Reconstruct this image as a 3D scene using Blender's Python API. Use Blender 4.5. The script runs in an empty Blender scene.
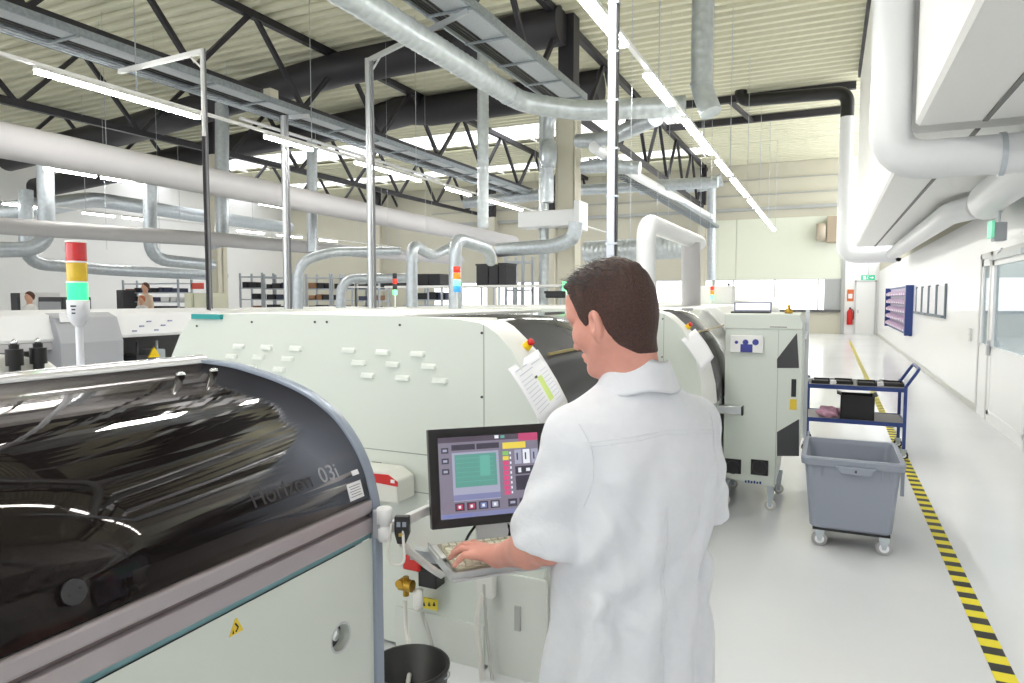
import bpy, math, random
import numpy as np
from mathutils import Vector, Matrix
random.seed(7)
SC = bpy.context.scene
COL = SC.collection
PI = math.pi

# ---------------------------------------------------------------- camera (survey of the hall: +Y along the aisle, +X to the wall)
F = 683.0; TH = math.radians(24.9); PH = math.radians(3.64); EYE = 1.70
_f = Vector((-math.sin(TH)*math.cos(PH), math.cos(TH)*math.cos(PH), -math.sin(PH)))
_r = Vector((math.cos(TH), math.sin(TH), 0))
_u = _r.cross(_f)
def at(px, py, X=None, Y=None, Z=None):
    d = _f + _r*((px-512)/F) + _u*((341.5-py)/F)
    t = X/d.x if X is not None else (Y/d.y if Y is not None else (Z-EYE)/d.z)
    return Vector((d.x*t, d.y*t, EYE+d.z*t))
cam = bpy.data.cameras.new('camera'); cam.sensor_width = 36; cam.lens = 36*F/1024
cam.clip_start = 0.05; cam.clip_end = 300
co = bpy.data.objects.new('camera', cam); COL.objects.link(co)
co.location = (0, 0, EYE); co.rotation_euler = (math.radians(90)-PH, 0, TH)
SC.camera = co
SC.view_settings.view_transform = 'Standard'; SC.view_settings.look = 'None'
SC.view_settings.gamma = 1; SC.view_settings.use_curve_mapping = False
SC.view_settings.exposure = 0.58

# ---------------------------------------------------------------- materials
def lin(c):
    return tuple((v/12.92 if v <= .04045 else ((v+.055)/1.055)**2.4) for v in c)
MATS = {}
def M(name, rgb, rough=.5, metal=0.0, coat=0.0, noise=0.0, nscale=8.0, bump=0.0, bscale=60.0, emit=None, estr=0.0, alpha=None, stretch=None, spec=None, sss=0.0):
    if name in MATS: return MATS[name]
    m = bpy.data.materials.new(name); m.use_nodes = True
    nt = m.node_tree; b = nt.nodes['Principled BSDF']
    c = lin([v/255 for v in rgb])
    b.inputs['Base Color'].default_value = (*c, 1)
    b.inputs['Roughness'].default_value = rough
    b.inputs['Metallic'].default_value = metal
    b.inputs['Coat Weight'].default_value = coat
    b.inputs['Coat Roughness'].default_value = .04
    if spec is not None: b.inputs['Specular IOR Level'].default_value = spec
    if sss:
        b.inputs['Subsurface Weight'].default_value = sss
        b.inputs['Subsurface Radius'].default_value = (.012, .005, .003)
        b.inputs['Subsurface Scale'].default_value = 1.0
    if emit:
        b.inputs['Emission Color'].default_value = (*lin([v/255 for v in emit]), 1)
        b.inputs['Emission Strength'].default_value = estr
    tc = nt.nodes.new('ShaderNodeTexCoord'); src = tc.outputs['Object']
    if stretch:
        mp = nt.nodes.new('ShaderNodeMapping'); mp.inputs['Scale'].default_value = stretch
        nt.links.new(src, mp.inputs['Vector']); src = mp.outputs['Vector']
    if noise:
        n = nt.nodes.new('ShaderNodeTexNoise'); n.inputs['Scale'].default_value = nscale; n.inputs['Detail'].default_value = 5
        r = nt.nodes.new('ShaderNodeValToRGB')
        r.color_ramp.elements[0].position = .3; r.color_ramp.elements[1].position = .7
        r.color_ramp.elements[0].color = (*[max(0, v*(1-noise)) for v in c], 1)
        r.color_ramp.elements[1].color = (*[min(1, v*(1+noise*.6)) for v in c], 1)
        nt.links.new(src, n.inputs['Vector']); nt.links.new(n.outputs['Fac'], r.inputs['Fac'])
        nt.links.new(r.outputs['Color'], b.inputs['Base Color'])
    if bump:
        n = nt.nodes.new('ShaderNodeTexNoise'); n.inputs['Scale'].default_value = bscale; n.inputs['Detail'].default_value = 3
        bp = nt.nodes.new('ShaderNodeBump'); bp.inputs['Strength'].default_value = bump; bp.inputs['Distance'].default_value = .01
        nt.links.new(src, n.inputs['Vector']); nt.links.new(n.outputs['Fac'], bp.inputs['Height'])
        nt.links.new(bp.outputs['Normal'], b.inputs['Normal'])
    MATS[name] = m
    return m
def glassy(name, rgb, gloss=.12, tint=(255, 255, 255)):
    m = bpy.data.materials.new(name); m.use_nodes = True; nt = m.node_tree; nt.nodes.clear()
    o = nt.nodes.new('ShaderNodeOutputMaterial'); mx = nt.nodes.new('ShaderNodeMixShader'); mx.inputs[0].default_value = gloss
    t = nt.nodes.new('ShaderNodeBsdfTransparent'); t.inputs[0].default_value = (*lin([v/255 for v in rgb]), 1)
    g = nt.nodes.new('ShaderNodeBsdfGlossy'); g.inputs['Roughness'].default_value = .03; g.inputs[0].default_value = (*lin([v/255 for v in tint]), 1)
    nt.links.new(t.outputs[0], mx.inputs[1]); nt.links.new(g.outputs[0], mx.inputs[2]); nt.links.new(mx.outputs[0], o.inputs[0])
    MATS[name] = m; return m

# ---------------------------------------------------------------- mesh collecting
class MB:
    def __init__(s): s.v = []; s.f = []; s.mi = []; s.sm = []; s.m = 0
    def add(s, vs, fs, smooth=False):
        o = len(s.v); s.v += [tuple(p) for p in vs]
        for f in fs: s.f.append(tuple(i+o for i in f)); s.mi.append(s.m); s.sm.append(smooth)
        return s
    def mat(s, i): s.m = i; return s
    def box(s, x0, x1, y0, y1, z0, z1):
        v = [(x, y, z) for z in (z0, z1) for y in (y0, y1) for x in (x0, x1)]
        return s.add(v, [(0, 2, 3, 1), (4, 5, 7, 6), (0, 1, 5, 4), (2, 6, 7, 3), (0, 4, 6, 2), (1, 3, 7, 5)])
    def obox(s, c, ax, ay, az, hx, hy, hz):
        c = Vector(c); ax = Vector(ax).normalized(); ay = Vector(ay).normalized(); az = Vector(az).normalized()
        v = [c+ax*x+ay*y+az*z for z in (-hz, hz) for y in (-hy, hy) for x in (-hx, hx)]
        return s.add(v, [(0, 2, 3, 1), (4, 5, 7, 6), (0, 1, 5, 4), (2, 6, 7, 3), (0, 4, 6, 2), (1, 3, 7, 5)])
    def bar(s, a, b, w, h=None, up=(0, 0, 1)):
        a = Vector(a); b = Vector(b); d = b-a; L = d.length
        if L < 1e-6: return s
        d = d/L; upv = Vector(up)
        if abs(d.dot(upv)) > .99: upv = Vector((0, 1, 0))
        x = d.cross(upv).normalized(); z = x.cross(d)
        return s.obox((a+b)/2, x, d, z, w/2, L/2, (h or w)/2)
    def tube(s, pts, r, n=12, cap=True, close=False):
        pts = [Vector(p) for p in pts]; N = len(pts)
        rs = r if isinstance(r, (list, tuple)) else [r]*N
        rings = []; px = None
        for i, p in enumerate(pts):
            if close: t = (pts[(i+1) % N]-pts[i-1])
            else: t = (pts[min(i+1, N-1)]-pts[max(i-1, 0)])
            t.normalize()
            if px is None:
                ref = Vector((0, 0, 1)) if abs(t.z) < .9 else Vector((0, 1, 0))
                px = t.cross(ref).normalized()
            else:
                px = (px - t*px.dot(t)).normalized()
            py = t.cross(px)
            k = 1.0
            if 0 < i < N-1 and not close:
                a = (pts[i]-pts[i-1]).normalized(); b = (pts[i+1]-pts[i]).normalized()
                k = 1/max(.5, math.sqrt(max(0, (1+a.dot(b))/2)))
            rings.append([p+(px*math.cos(2*PI*j/n)+py*math.sin(2*PI*j/n))*rs[i]*k for j in range(n)])
        v = [q for rg in rings for q in rg]; f = []
        for i in range(N-1 if not close else N):
            i2 = (i+1) % N
            for j in range(n): f.append((i*n+j, i*n+(j+1) % n, i2*n+(j+1) % n, i2*n+j))
        s.add(v, f, True)
        if cap and not close:
            s.add(rings[0], [tuple(reversed(range(n)))]); s.add(rings[-1], [tuple(range(n))])
        return s
    def cyl(s, a, b, r, n=20, r2=None): return s.tube([a, b], [r, r if r2 is None else r2], n)
    def lathe(s, c, prof, n=28, axis='z'):
        c = Vector(c); v = []; f = []
        for (r, h) in prof:
            for j in range(n):
                a = 2*PI*j/n; x, y = r*math.cos(a), r*math.sin(a)
                v.append(c+(Vector((x, y, h)) if axis == 'z' else Vector((x, h, y)) if axis == 'y' else Vector((h, x, y))))
        for i in range(len(prof)-1):
            for j in range(n): f.append((i*n+j, i*n+(j+1) % n, (i+1)*n+(j+1) % n, (i+1)*n+j))
        return s.add(v, f, True)
    def prism(s, poly, axis, t0, t1):       # poly in the plane of the two other axes
        def P(a, b, t):
            return {'y': (a, t, b), 'x': (t, a, b), 'z': (a, b, t)}[axis]
        n = len(poly); v = [P(a, b, t0) for a, b in poly]+[P(a, b, t1) for a, b in poly]
        f = [tuple(range(n)), tuple(reversed(range(n, 2*n)))]+[(i, (i+1) % n, n+(i+1) % n, n+i) for i in range(n)]
        return s.add(v, f)
    def sheet(s, prof, y0, y1, th=.004, axis='y', smooth=True):   # thin curved shell along an open profile
        n = len(prof); P = [Vector((a, b)) for a, b in prof]; nm = []
        for i in range(n):
            t = (P[min(i+1, n-1)]-P[max(i-1, 0)]).normalized(); nm.append(Vector((-t.y, t.x)))
        Q = [P[i]-nm[i]*th for i in range(n)]
        v = []
        for y in (y0, y1):
            for a in P: v.append((a.x, y, a.y))
            for a in Q: v.append((a.x, y, a.y))
        f = []
        for i in range(n-1):
            f.append((i, i+1, 2*n+i+1, 2*n+i)); f.append((n+i, 3*n+i, 3*n+i+1, n+i+1))
            f.append((i, n+i, n+i+1, i+1)); f.append((2*n+i, 2*n+i+1, 3*n+i+1, 3*n+i))
        f.append((0, 2*n, 3*n, n)); f.append((n-1, 2*n-1, 4*n-1, 3*n-1))
        return s.add(v, f, smooth)
    def build(s, name, mats, parent=None, bevel=0, label=None, auto=True):
        me = bpy.data.meshes.new(name)
        if parent is None:
            xs = [p[0] for p in s.v]; ys = [p[1] for p in s.v]; zs = [p[2] for p in s.v]
            o = ((min(xs)+max(xs))/2, (min(ys)+max(ys))/2, min(zs))
        else:
            o = parent.get('_o', (0, 0, 0))
        me.from_pydata([(p[0]-o[0], p[1]-o[1], p[2]-o[2]) for p in s.v], [], s.f)
        if not isinstance(mats, (list, tuple)): mats = [mats]
        for m in mats: me.materials.append(m)
        me.polygons.foreach_set('material_index', s.mi)
        me.polygons.foreach_set('use_smooth', s.sm)
        me.update()
        import bmesh
        bm = bmesh.new(); bm.from_mesh(me); bmesh.ops.recalc_face_normals(bm, faces=bm.faces); bm.to_mesh(me); bm.free()
        ob = bpy.data.objects.new(name, me); COL.objects.link(ob)
        if parent is None: ob.location = o
        else:
            ob.parent = parent
        ob['_o'] = o
        if bevel:
            b = ob.modifiers.new('bevel', 'BEVEL'); b.width = bevel; b.segments = 2; b.limit_method = 'ANGLE'; b.angle_limit = math.radians(40)
        if label: ob['label'] = label
        return ob

def arc_path(pts, r, k=6):
    """a polyline with its corners rounded"""
    pts = [Vector(p) for p in pts]; out = [pts[0]]
    for i in range(1, len(pts)-1):
        p = pts[i]; a = (pts[i-1]-p); b = (pts[i+1]-p)
        ra = min(r, a.length*.49, b.length*.49); a = a.normalized()*ra; b = b.normalized()*ra
        for j in range(k+1):
            t = j/k; out.append(p+a*(1-t)**2+b*t**2)
    out.append(pts[-1]); return out
def thing(name, loc, label, cat, group=None):
    o = bpy.data.objects.new(name, None); COL.objects.link(o); o.location = loc
    o.empty_display_size = .1
    o['label'] = label; o['category'] = cat; o['_o'] = tuple(loc)
    if group: o['group'] = group
    return o
def tag(o, label, cat, group=None, kind=None):
    o['label'] = label; o['category'] = cat
    if group: o['group'] = group
    if kind: o['kind'] = kind
    return o
def struct(o, label=None):
    o['kind'] = 'structure'
    if label: o['label'] = label
    return o
def dup(o, loc=None, label=None, parent=None, delta=None):
    c = o.copy(); COL.objects.link(c)
    if parent is not None: c.parent = parent
    if loc is not None: c.location = loc
    if delta is not None: c.location = Vector(o.location)+Vector(delta)
    if label: c['label'] = label
    for ch in list(o.children): dup(ch, parent=c)
    return c
def text(s, name, size, mat, parent, origin, xdir, ydir, depth=.0006, label=None):
    cu = bpy.data.curves.new(name, 'FONT'); cu.body = s; cu.size = size; cu.extrude = depth; cu.align_x = 'LEFT'
    t = bpy.data.objects.new(name+'_tmp', cu); COL.objects.link(t)
    dg = bpy.context.evaluated_depsgraph_get(); me = bpy.data.meshes.new_from_object(t.evaluated_get(dg))
    bpy.data.objects.remove(t)
    me.materials.clear(); me.materials.append(mat)
    o = bpy.data.objects.new(name, me); COL.objects.link(o); o.parent = parent
    x = Vector(xdir).normalized(); y = Vector(ydir).normalized(); z = x.cross(y)
    po = Vector(parent.get('_o', (0, 0, 0)))
    R = Matrix((x, y, z)).transposed().to_4x4(); R.translation = Vector(origin)-po
    o.matrix_local = R
    if label: o['label'] = label
    return o

# ---------------------------------------------------------------- implicit surfaces for the bodies
def smin(a, b, k):
    h = np.clip(.5+.5*(b-a)/k, 0, 1); return b*(1-h)+a*h-k*h*(1-h)
def smax(a, b, k): return -smin(-a, -b, k)
def cap(p, a, b, ra, rb=None):
    rb = ra if rb is None else rb
    a = np.array(a, float); b = np.array(b, float); ba = b-a; pa = p-a
    h = np.clip((pa@ba)/max(1e-9, ba@ba), 0, 1)
    return np.linalg.norm(pa-h[:, None]*ba, axis=1)-(ra+(rb-ra)*h)
def ell(p, c, r, R=None):
    q = p-np.array(c, float)
    if R is not None: q = q@np.array(R)
    r = np.array(r, float); k0 = np.linalg.norm(q/r, axis=1); k1 = np.linalg.norm(q/(r*r), axis=1)
    return k0*(k0-1)/np.maximum(k1, 1e-9)
def nets(fn, lo, hi, h):
    lo = np.array(lo, float); n = np.ceil((np.array(hi)-lo)/h).astype(int)+1
    gx, gy, gz = np.meshgrid(*[lo[i]+h*np.arange(n[i]) for i in range(3)], indexing='ij')
    pts = np.stack([gx.ravel(), gy.ravel(), gz.ravel()], 1)
    val = np.concatenate([fn(pts[i:i+200000]) for i in range(0, len(pts), 200000)]).reshape(n)
    ins = val < 0
    c = n-1; cnt = np.zeros(c); acc = np.zeros((*c, 3))
    cs = [(i, j, k) for i in (0, 1) for j in (0, 1) for k in (0, 1)]
    def S(a, o): return a[o[0]:o[0]+c[0], o[1]:o[1]+c[1], o[2]:o[2]+c[2]]
    for a in cs:
        for ax in range(3):
            if a[ax]: continue
            b = list(a); b[ax] = 1
            va, vb = S(val, a), S(val, b); m = (va < 0) != (vb < 0)
            t = np.where(m, va/np.where(m, va-vb, 1), 0)
            for d in range(3):
                acc[..., d] += np.where(m, a[d]+(t if d == ax else 0), 0)
            cnt += m
    act = cnt > 0; idx = -np.ones(c, int); idx[act] = np.arange(act.sum())
    w = np.argwhere(act); V = lo+h*(w+acc[act]/cnt[act][:, None])
    Fc = []
    for ax in range(3):
        u, v = (ax+1) % 3, (ax+2) % 3
        sl1 = [slice(1, c[i]) for i in range(3)]; sl1[ax] = slice(0, c[ax])
        a = ins[tuple(sl1)]; s2 = list(sl1); s2[ax] = slice(1, c[ax]+1); b = ins[tuple(s2)]
        for inv in (0, 1):
            e = np.argwhere(a & ~b) if not inv else np.argwhere(~a & b)
            if not len(e): continue
            off = np.array([1, 1, 1]); off[ax] = 0; e = e+off
            def I(du, dv):
                q = e.copy(); q[:, u] -= du; q[:, v] -= dv; return idx[q[:, 0], q[:, 1], q[:, 2]]
            quad = np.stack([I(0, 0), I(1, 0), I(1, 1), I(0, 1)], 1)
            Fc.append(quad if not inv else quad[:, ::-1])
    return V, np.concatenate(Fc)
def sdf_obj(name, fn, lo, hi, h, mat, parent, xf=None, label=None):
    V, Q = nets(fn, lo, hi, h)
    if xf is not None: V = xf(V)
    o = parent.get('_o', (0, 0, 0)) if parent is not None else (0, 0, 0)
    me = bpy.data.meshes.new(name); me.from_pydata((V-np.array(list(o))).tolist(), [], Q.tolist())
    for m in (mat if isinstance(mat, list) else [mat]): me.materials.append(m)
    me.polygons.foreach_set('use_smooth', [True]*len(me.polygons)); me.update()
    ob = bpy.data.objects.new(name, me); COL.objects.link(ob)
    if parent is not None: ob.parent = parent
    ob['_o'] = tuple(o)
    if label: ob['label'] = label
    return ob
# ---------------------------------------------------------------- palette
white_paint = M('white_paint', (236, 236, 234), .45)
wall_white = M('wall_white', (250, 250, 250), .35, coat=.15)
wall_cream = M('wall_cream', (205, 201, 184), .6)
gate_green = M('gate_panel_paint', (226, 230, 214), .5)
machine_white = M('machine_paint', (214, 220, 212), .42, bump=.05, bscale=400)
machine_pale = M('machine_pale', (232, 233, 229), .4)
machine_grey = M('machine_grey', (170, 172, 178), .45)
dark_steel = M('dark_steel', (40, 38, 44), .5)
galv = M('galvanised_steel', (192, 199, 205), .36, metal=.55, noise=.12, nscale=14)
galv_rib = M('spiral_duct_steel', (198, 205, 208), .36, metal=.5, noise=.14, nscale=9)
tray_mat = M('cable_tray_steel', (150, 158, 164), .4, metal=.6, noise=.2, nscale=20)
duct_white = M('duct_white', (228, 230, 232), .32)
duct_grey = M('duct_grey', (196, 194, 196), .5)
lamp_glow = M('lamp_tube', (255, 255, 255), .5, emit=(255, 253, 248), estr=48)
lamp_glow2 = M('lamp_tube_dimmer', (255, 255, 255), .5, emit=(255, 250, 240), estr=30)
black_pl = M('black_plastic', (20, 20, 22), .35)
grey_pl = M('grey_plastic', (150, 156, 170), .45, bump=.06, bscale=180)
dark_pl = M('dark_grey_plastic', (62, 62, 66), .5)
alu = M('aluminium', (200, 203, 206), .3, metal=.8)
chrome = M('chrome', (215, 217, 220), .12, metal=1)
blue_steel = M('blue_steel', (38, 62, 128), .4)
paper = M('paper', (240, 240, 244), .8)
red_pl = M('red_plastic', (205, 30, 28), .35)
yellow_pl = M('yellow_plastic', (244, 206, 20), .4)
rubber = M('rubber', (60, 60, 62), .7)

# floor: pale epoxy with a soft gloss
fm = M('floor_epoxy', (224, 226, 229), .17, noise=.05, nscale=.7, spec=.6)
# hall
XL, XR, YB, YF, ZR = -34.0, 2.06, 36.0, -9.0, 8.28
struct(MB().box(XL-.2, XR+.2, YF-.2, YB+.2, -.12, 0).build('floor', fm), 'pale grey polished epoxy factory floor')
struct(MB().box(XL-.2, XL, YF, YB, 0, ZR+.2).build('wall_left', wall_white), 'far white side wall of the hall')
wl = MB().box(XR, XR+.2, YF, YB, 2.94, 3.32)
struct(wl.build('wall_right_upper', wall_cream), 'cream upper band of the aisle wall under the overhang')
# aisle wall with an opening for the glazed door
D0, D1, DT = 9.2, 12.13, 2.34
w = MB().box(XR-.012, XR+.2, YF, D0, 0, 2.94).box(XR-.012, XR+.2, D1, YB, 0, 2.94).box(XR-.012, XR+.2, D0, D1, DT, 2.94)
struct(w.build('wall_right', wall_white), 'glossy white aisle wall')
b = MB().box(XR-.03, XR-.012, YF, D0, 0, .09).box(XR-.03, XR-.012, D1, YB, 0, .09)
struct(b.build('baseboard_right', M('baseboard_paint', (205, 205, 200), .4)), 'thin grey skirting along the aisle wall')
struct(MB().box(XR+1.8, XR+1.9, 6, 16, 0, 3).box(XR+.2, XR+1.9, 6, 16, -.1, 0).box(XR+.2, XR+1.9, 15.9, 16, 0, 3).box(XR+.2, XR+1.9, 6, 6.1, 0, 3).build('wall_side_room', wall_white))
# overhanging upper storey: two blocks with the gap where the big duct comes down
XO, ZO = 0.64, 3.2
oh = M('overhang_panel', (247, 247, 245), .45)
def block(y0, y1, nm):
    m = MB().prism([(XO+.03, ZO), (XO, ZO+.03), (XO, ZR), (XR+.2, ZR), (XR+.2, ZO)], 'y', y0, y1)
    o = m.build(nm, oh); struct(o, 'white clad underside and face of the overhanging upper storey'); return o
block(-9, 7.0, 'wall_overhang_near'); block(7.32, 22.6, 'wall_overhang_far')
struct(MB().box(XO+.5, XR+.2, 7.0, 7.32, ZO+.3, ZR).build('wall_overhang_gap', oh))
sm = MB().box(1.13, 1.17, -9, 7.0, ZO-.012, ZO).box(1.13, 1.17, 7.32, 22.6, ZO-.012, ZO)
struct(sm.build('trim_1', M('seam_grey', (120, 120, 120), .6)), 'dark joint strip in the overhang soffit')
struct(MB().box(XO-.07, XO, -9, 22.6, ZR-.2, ZR-.02).build('trim_2', dark_steel), 'dark edge beam under the roof')
lv = MB().box(XO-.02, XO, 7.9, 8.5, 4.25, 5.0)
for i in range(7): lv.obox((XO-.02, 8.2, 4.32+i*.1), (1, 0, .6), (0, 1, 0), (-.6, 0, 1), .02, .29, .004)
tag(lv.build('vent_grille', M('grille_grey', (120, 118, 110), .6)), 'dark louvred grille high on the white overhang beside the big vertical duct', 'vent')

# back wall: cladding rows, a rail, a large pale sectional gate and the strip of windows below it
bw = MB().box(XL, XO, YB, YB+.2, 5.95, ZR).box(XL, -22, YB, YB+.2, 0, 5.95).box(-22, -5.35, YB, YB+.2, 2.62, 5.95)
bw.box(-5.35, XO, YB, YB+.2, 5.6, 5.95).box(-5.35, XO-.1, YB+.01, YB+.2, 2.62, 5.6).box(-22, XO, YB, YB+.2, 0, 1.15).box(XO-.1, XO, YB, YB+.2, 1.15, 5.6)
struct(bw.build('wall_back', wall_cream), 'cream clad end wall of the hall')
struct(MB().box(XO, XR, YB, YB+.2, 0, ZR).build('wall_back_corridor', wall_white))
g = MB()
g.box(-5.3, -4.32, YB-.06, YB, 2.62, 5.6).box(-4.3, XO-.14, YB-.06, YB, 2.62, 5.6)
struct(g.build('door_2', gate_green), 'large pale green sectional gate panel in the end wall')
g = MB().box(-5.45, -5.3, YB-.14, YB, 0, 5.7).box(XO-.16, XO-.02, YB-.14, YB, 0, 5.7).box(-22, XO, YB-.16, YB, 6.0, 6.16)
g.box(-22, XO, YB-.1, YB, 6.75, 6.8).box(-22, XO, YB-.08, YB, 7.5, 7.53)
struct(g.build('trim_3', M('rail_grey', (176, 178, 176), .5)), 'grey rail and gate posts on the end wall')
day = M('daylit_pane', (255, 255, 255), .3, emit=(255, 255, 255), estr=1.6)
wn = MB().box(-22, -.25, YB+.02, YB+.05, 1.15, 2.62)
win = wn.build('window_1', day); struct(win, 'bright strip of windows low in the end wall')
fr = MB()
for i in range(12): fr.box(-22+i*1.95, -22+i*1.95+.07, YB-.03, YB+.06, 1.15, 2.62)
fr.box(-22, XO-.1, YB-.05, YB+.02, 2.58, 2.66)
fr.build('window_frame', M('frame_pale', (205, 205, 205), .5), win)
MB().box(-22, XO-.14, YB-.14, YB, 1.02, 1.15).build('window_sill', M('sill_dark', (92, 92, 92), .5), win)
MB().box(-.25, XO-.1, YB, YB+.06, 1.15, 2.62).build('window_jamb', M('jamb', (176, 178, 178), .5), win)
# end door in the corridor
d = MB().box(1.13, 1.9, YB-.05, YB, 0, 2.45)
dd = d.build('door_3', wall_white); struct(dd, 'white door at the end of the aisle')
MB().box(1.06, 1.13, YB-.07, YB, 0, 2.52).box(1.9, 1.97, YB-.07, YB, 0, 2.52).box(1.06, 1.97, YB-.07, YB, 2.45, 2.52).build('door_frame', M('door_frame_paint', (214, 214, 216), .5), dd)
MB().box(1.2, 1.24, YB-.1, YB-.05, 1.0, 1.14).build('handle', alu, dd)
# roof: trapezoid sheet with real ribs running across the hall, two skylight bands left open
rm = M('roof_sheet', (220, 218, 194), .55)
def ribs(y0, y1, x0, x1):
    m = MB(); p = []; y = y0
    while y < y1-.05:
        p += [(y, ZR), (y+.14, ZR), (y+.19, ZR+.09), (y+.35, ZR+.09)]; y += .4
    p.append((y1, ZR)); n = len(p)
    v = [(x0, a, b) for a, b in p]+[(x1, a, b) for a, b in p]+[(x0, y0, ZR+.2), (x0, y1, ZR+.2), (x1, y0, ZR+.2), (x1, y1, ZR+.2)]
    m.add(v, [(i, i+1, n+i+1, n+i) for i in range(n-1)]+[(2*n, 2*n+1, 2*n+3, 2*n+2)]); return m
rf = ribs(YF, 21.4, XL, XR+.1)
for part in (ribs(21.4, 24.2, XL, XR+.1), ribs(27.2, 31.0, XL, XR+.1), ribs(33.4, YB, XL, XR+.1), ribs(24.2, 27.2, -4.9, XR+.1), ribs(31.0, 33.4, -4.9, XR+.1)):
    rf.add(part.v, part.f)
struct(rf.build('ceiling', rm), 'cream trapezoid sheet roof of the hall')
for n, (y0, y1) in enumerate(((24.2, 27.2), (31.0, 33.4))):
    m = MB().box(XL, -4.9, y0, y1, ZR+.1, ZR+.12)
    wv = m.build('window_%d' % (n+2), glassy('skylight_glass_%d' % n, (250, 250, 250), .05)); struct(wv, 'daylit skylight band across the roof')
    m = MB()
    x = XL
    while x < -4.8: m.box(x, x+.05, y0, y1, ZR+.02, ZR+.1); x += 1.5
    m.build('window_frame', white_paint, wv)
# end wall behind the camera, middle band left open as added daylight fill
struct(MB().box(XL, XR, YF-.2, YF, 0, 2.0).box(XL, XR, YF-.2, YF, 6.6, ZR+.2).build('wall_front', wall_white))

# aisle door: aluminium frame, narrow side light and glazed leaf
dr = MB().box(XR-.05, XR+.03, D1-.09, D1, 0, DT).box(XR-.05, XR+.03, D0, D0+.09, 0, DT).box(XR-.05, XR+.03, D0, D1, DT-.08, DT).box(XR-.05, XR+.03, 11.3, 11.42, 0, DT)
door = dr.build('door_1', M('door_alu', (206, 206, 204), .4, metal=.1)); struct(door, 'white framed glazed door in the aisle wall')
lf = MB().box(XR-.04, XR+.01, 11.42, D1-.09, 0, .96).box(XR-.04, XR+.01, 11.42, D1-.09, .96, 1.04).box(XR-.04, XR+.01, 11.42, 11.52, 1, DT-.08).box(XR-.04, XR+.01, D1-.19, D1-.09, 1, DT-.08).box(XR-.04, XR+.01, 11.42, D1-.09, DT-.18, DT-.08)
lf.build('side_light', wall_white, door)
lf = MB().box(XR-.05, XR+.01, D0+.09, 11.3, 0, .16).box(XR-.045, XR+.005, D0+.19, 11.2, .16, .95).box(XR-.05, XR+.01, D0+.09, 11.3, .92, 1.04).box(XR-.05, XR+.01, D0+.09, 9.35, .1, DT-.08).box(XR-.05, XR+.01, 11.17, 11.3, .1, DT-.08).box(XR-.05, XR+.01, D0+.09, 11.3, DT-.2, DT-.08)
leaf = lf.build('door_leaf', wall_white, door)
gl = glassy('door_glass', (205, 212, 214), .18)
MB().box(XR-.02, XR-.012, 11.5, D1-.17, 1.02, DT-.16).build('glass_pane', gl, door)
MB().box(XR-.02, XR-.012, 9.33, 11.19, 1.02, DT-.18).build('glass_pane', gl, door)
MB().box(XR-.09, XR-.05, 11.2, 11.27, .92, 1.12).bar((XR-.1, 11.23, 1.06), (XR-.1, 11.05, 1.06), .02).build('handle', alu, door)
MB().box(XR-.09, XR-.03, 9.6, 11.3, DT-.13, DT-.06).bar((XR-.08, 10.9, DT-.06), (XR-.12, 10.4, DT-.02), .02).build('door_closer', alu, door)
# what shows through it: a yellow coat hanging on the far wall of the side room
c = MB().prism([(10.5, 1.05), (10.42, 1.75), (10.6, 1.95), (11.0, 1.95), (11.2, 1.72), (11.12, 1.05)], 'x', XR+1.7, XR+1.79)
tag(c.build('hanging_coat', M('yellow_cloth', (240, 220, 60), .8, bump=.4, bscale=14), bevel=.03), 'yellow garment seen through the glass of the aisle door', 'coat')
c = MB()
for k in range(6): c.box(XR+1.35, XR+1.8, 8.2+k*.01, 11.0, .3+k*.26, .33+k*.26)
c.box(XR+1.35, XR+1.4, 8.2, 8.25, 0, 1.9).box(XR+1.35, XR+1.4, 10.95, 11.0, 0, 1.7)
tag(c.build('storage_rack', galv), 'grey rack standing behind the glass of the aisle door', 'rack')

# floor tape: yellow strip with black blocks
tm = M('tape_stripes', (236, 220, 40), .5); nt = tm.node_tree; bs = nt.nodes['Principled BSDF']
g_ = nt.nodes.new('ShaderNodeNewGeometry'); sx = nt.nodes.new('ShaderNodeSeparateXYZ'); ml = nt.nodes.new('ShaderNodeMath'); ml.operation = 'MULTIPLY'; ml.inputs[1].default_value = 1/.17
fc = nt.nodes.new('ShaderNodeMath'); fc.operation = 'FRACT'; gt = nt.nodes.new('ShaderNodeMath'); gt.operation = 'GREATER_THAN'; gt.inputs[1].default_value = .52
mc = nt.nodes.new('ShaderNodeMix'); mc.data_type = 'RGBA'; mc.inputs[6].default_value = (*lin((.93, .87, .16)), 1); mc.inputs[7].default_value = (.022, .02, .018, 1)
for a_, b_ in ((g_.outputs['Position'], sx.inputs[0]), (sx.outputs[1], ml.inputs[0]), (ml.outputs[0], fc.inputs[0]), (fc.outputs[0], gt.inputs[0]), (gt.outputs[0], mc.inputs[0]), (mc.outputs[2], bs.inputs['Base Color'])): nt.links.new(a_, b_)
tp = MB().box(.715, .805, 1.2, 30, .0005, .0025).build('floor_tape', tm); tag(tp, 'black and yellow hazard tape stuck along the aisle floor', 'floor tape')

# daylight
w = bpy.data.worlds.new('daylight'); SC.world = w; w.use_nodes = True
w.node_tree.nodes['Background'].inputs[0].default_value = (.97, .985, 1, 1); w.node_tree.nodes['Background'].inputs[1].default_value = 2.2
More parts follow.
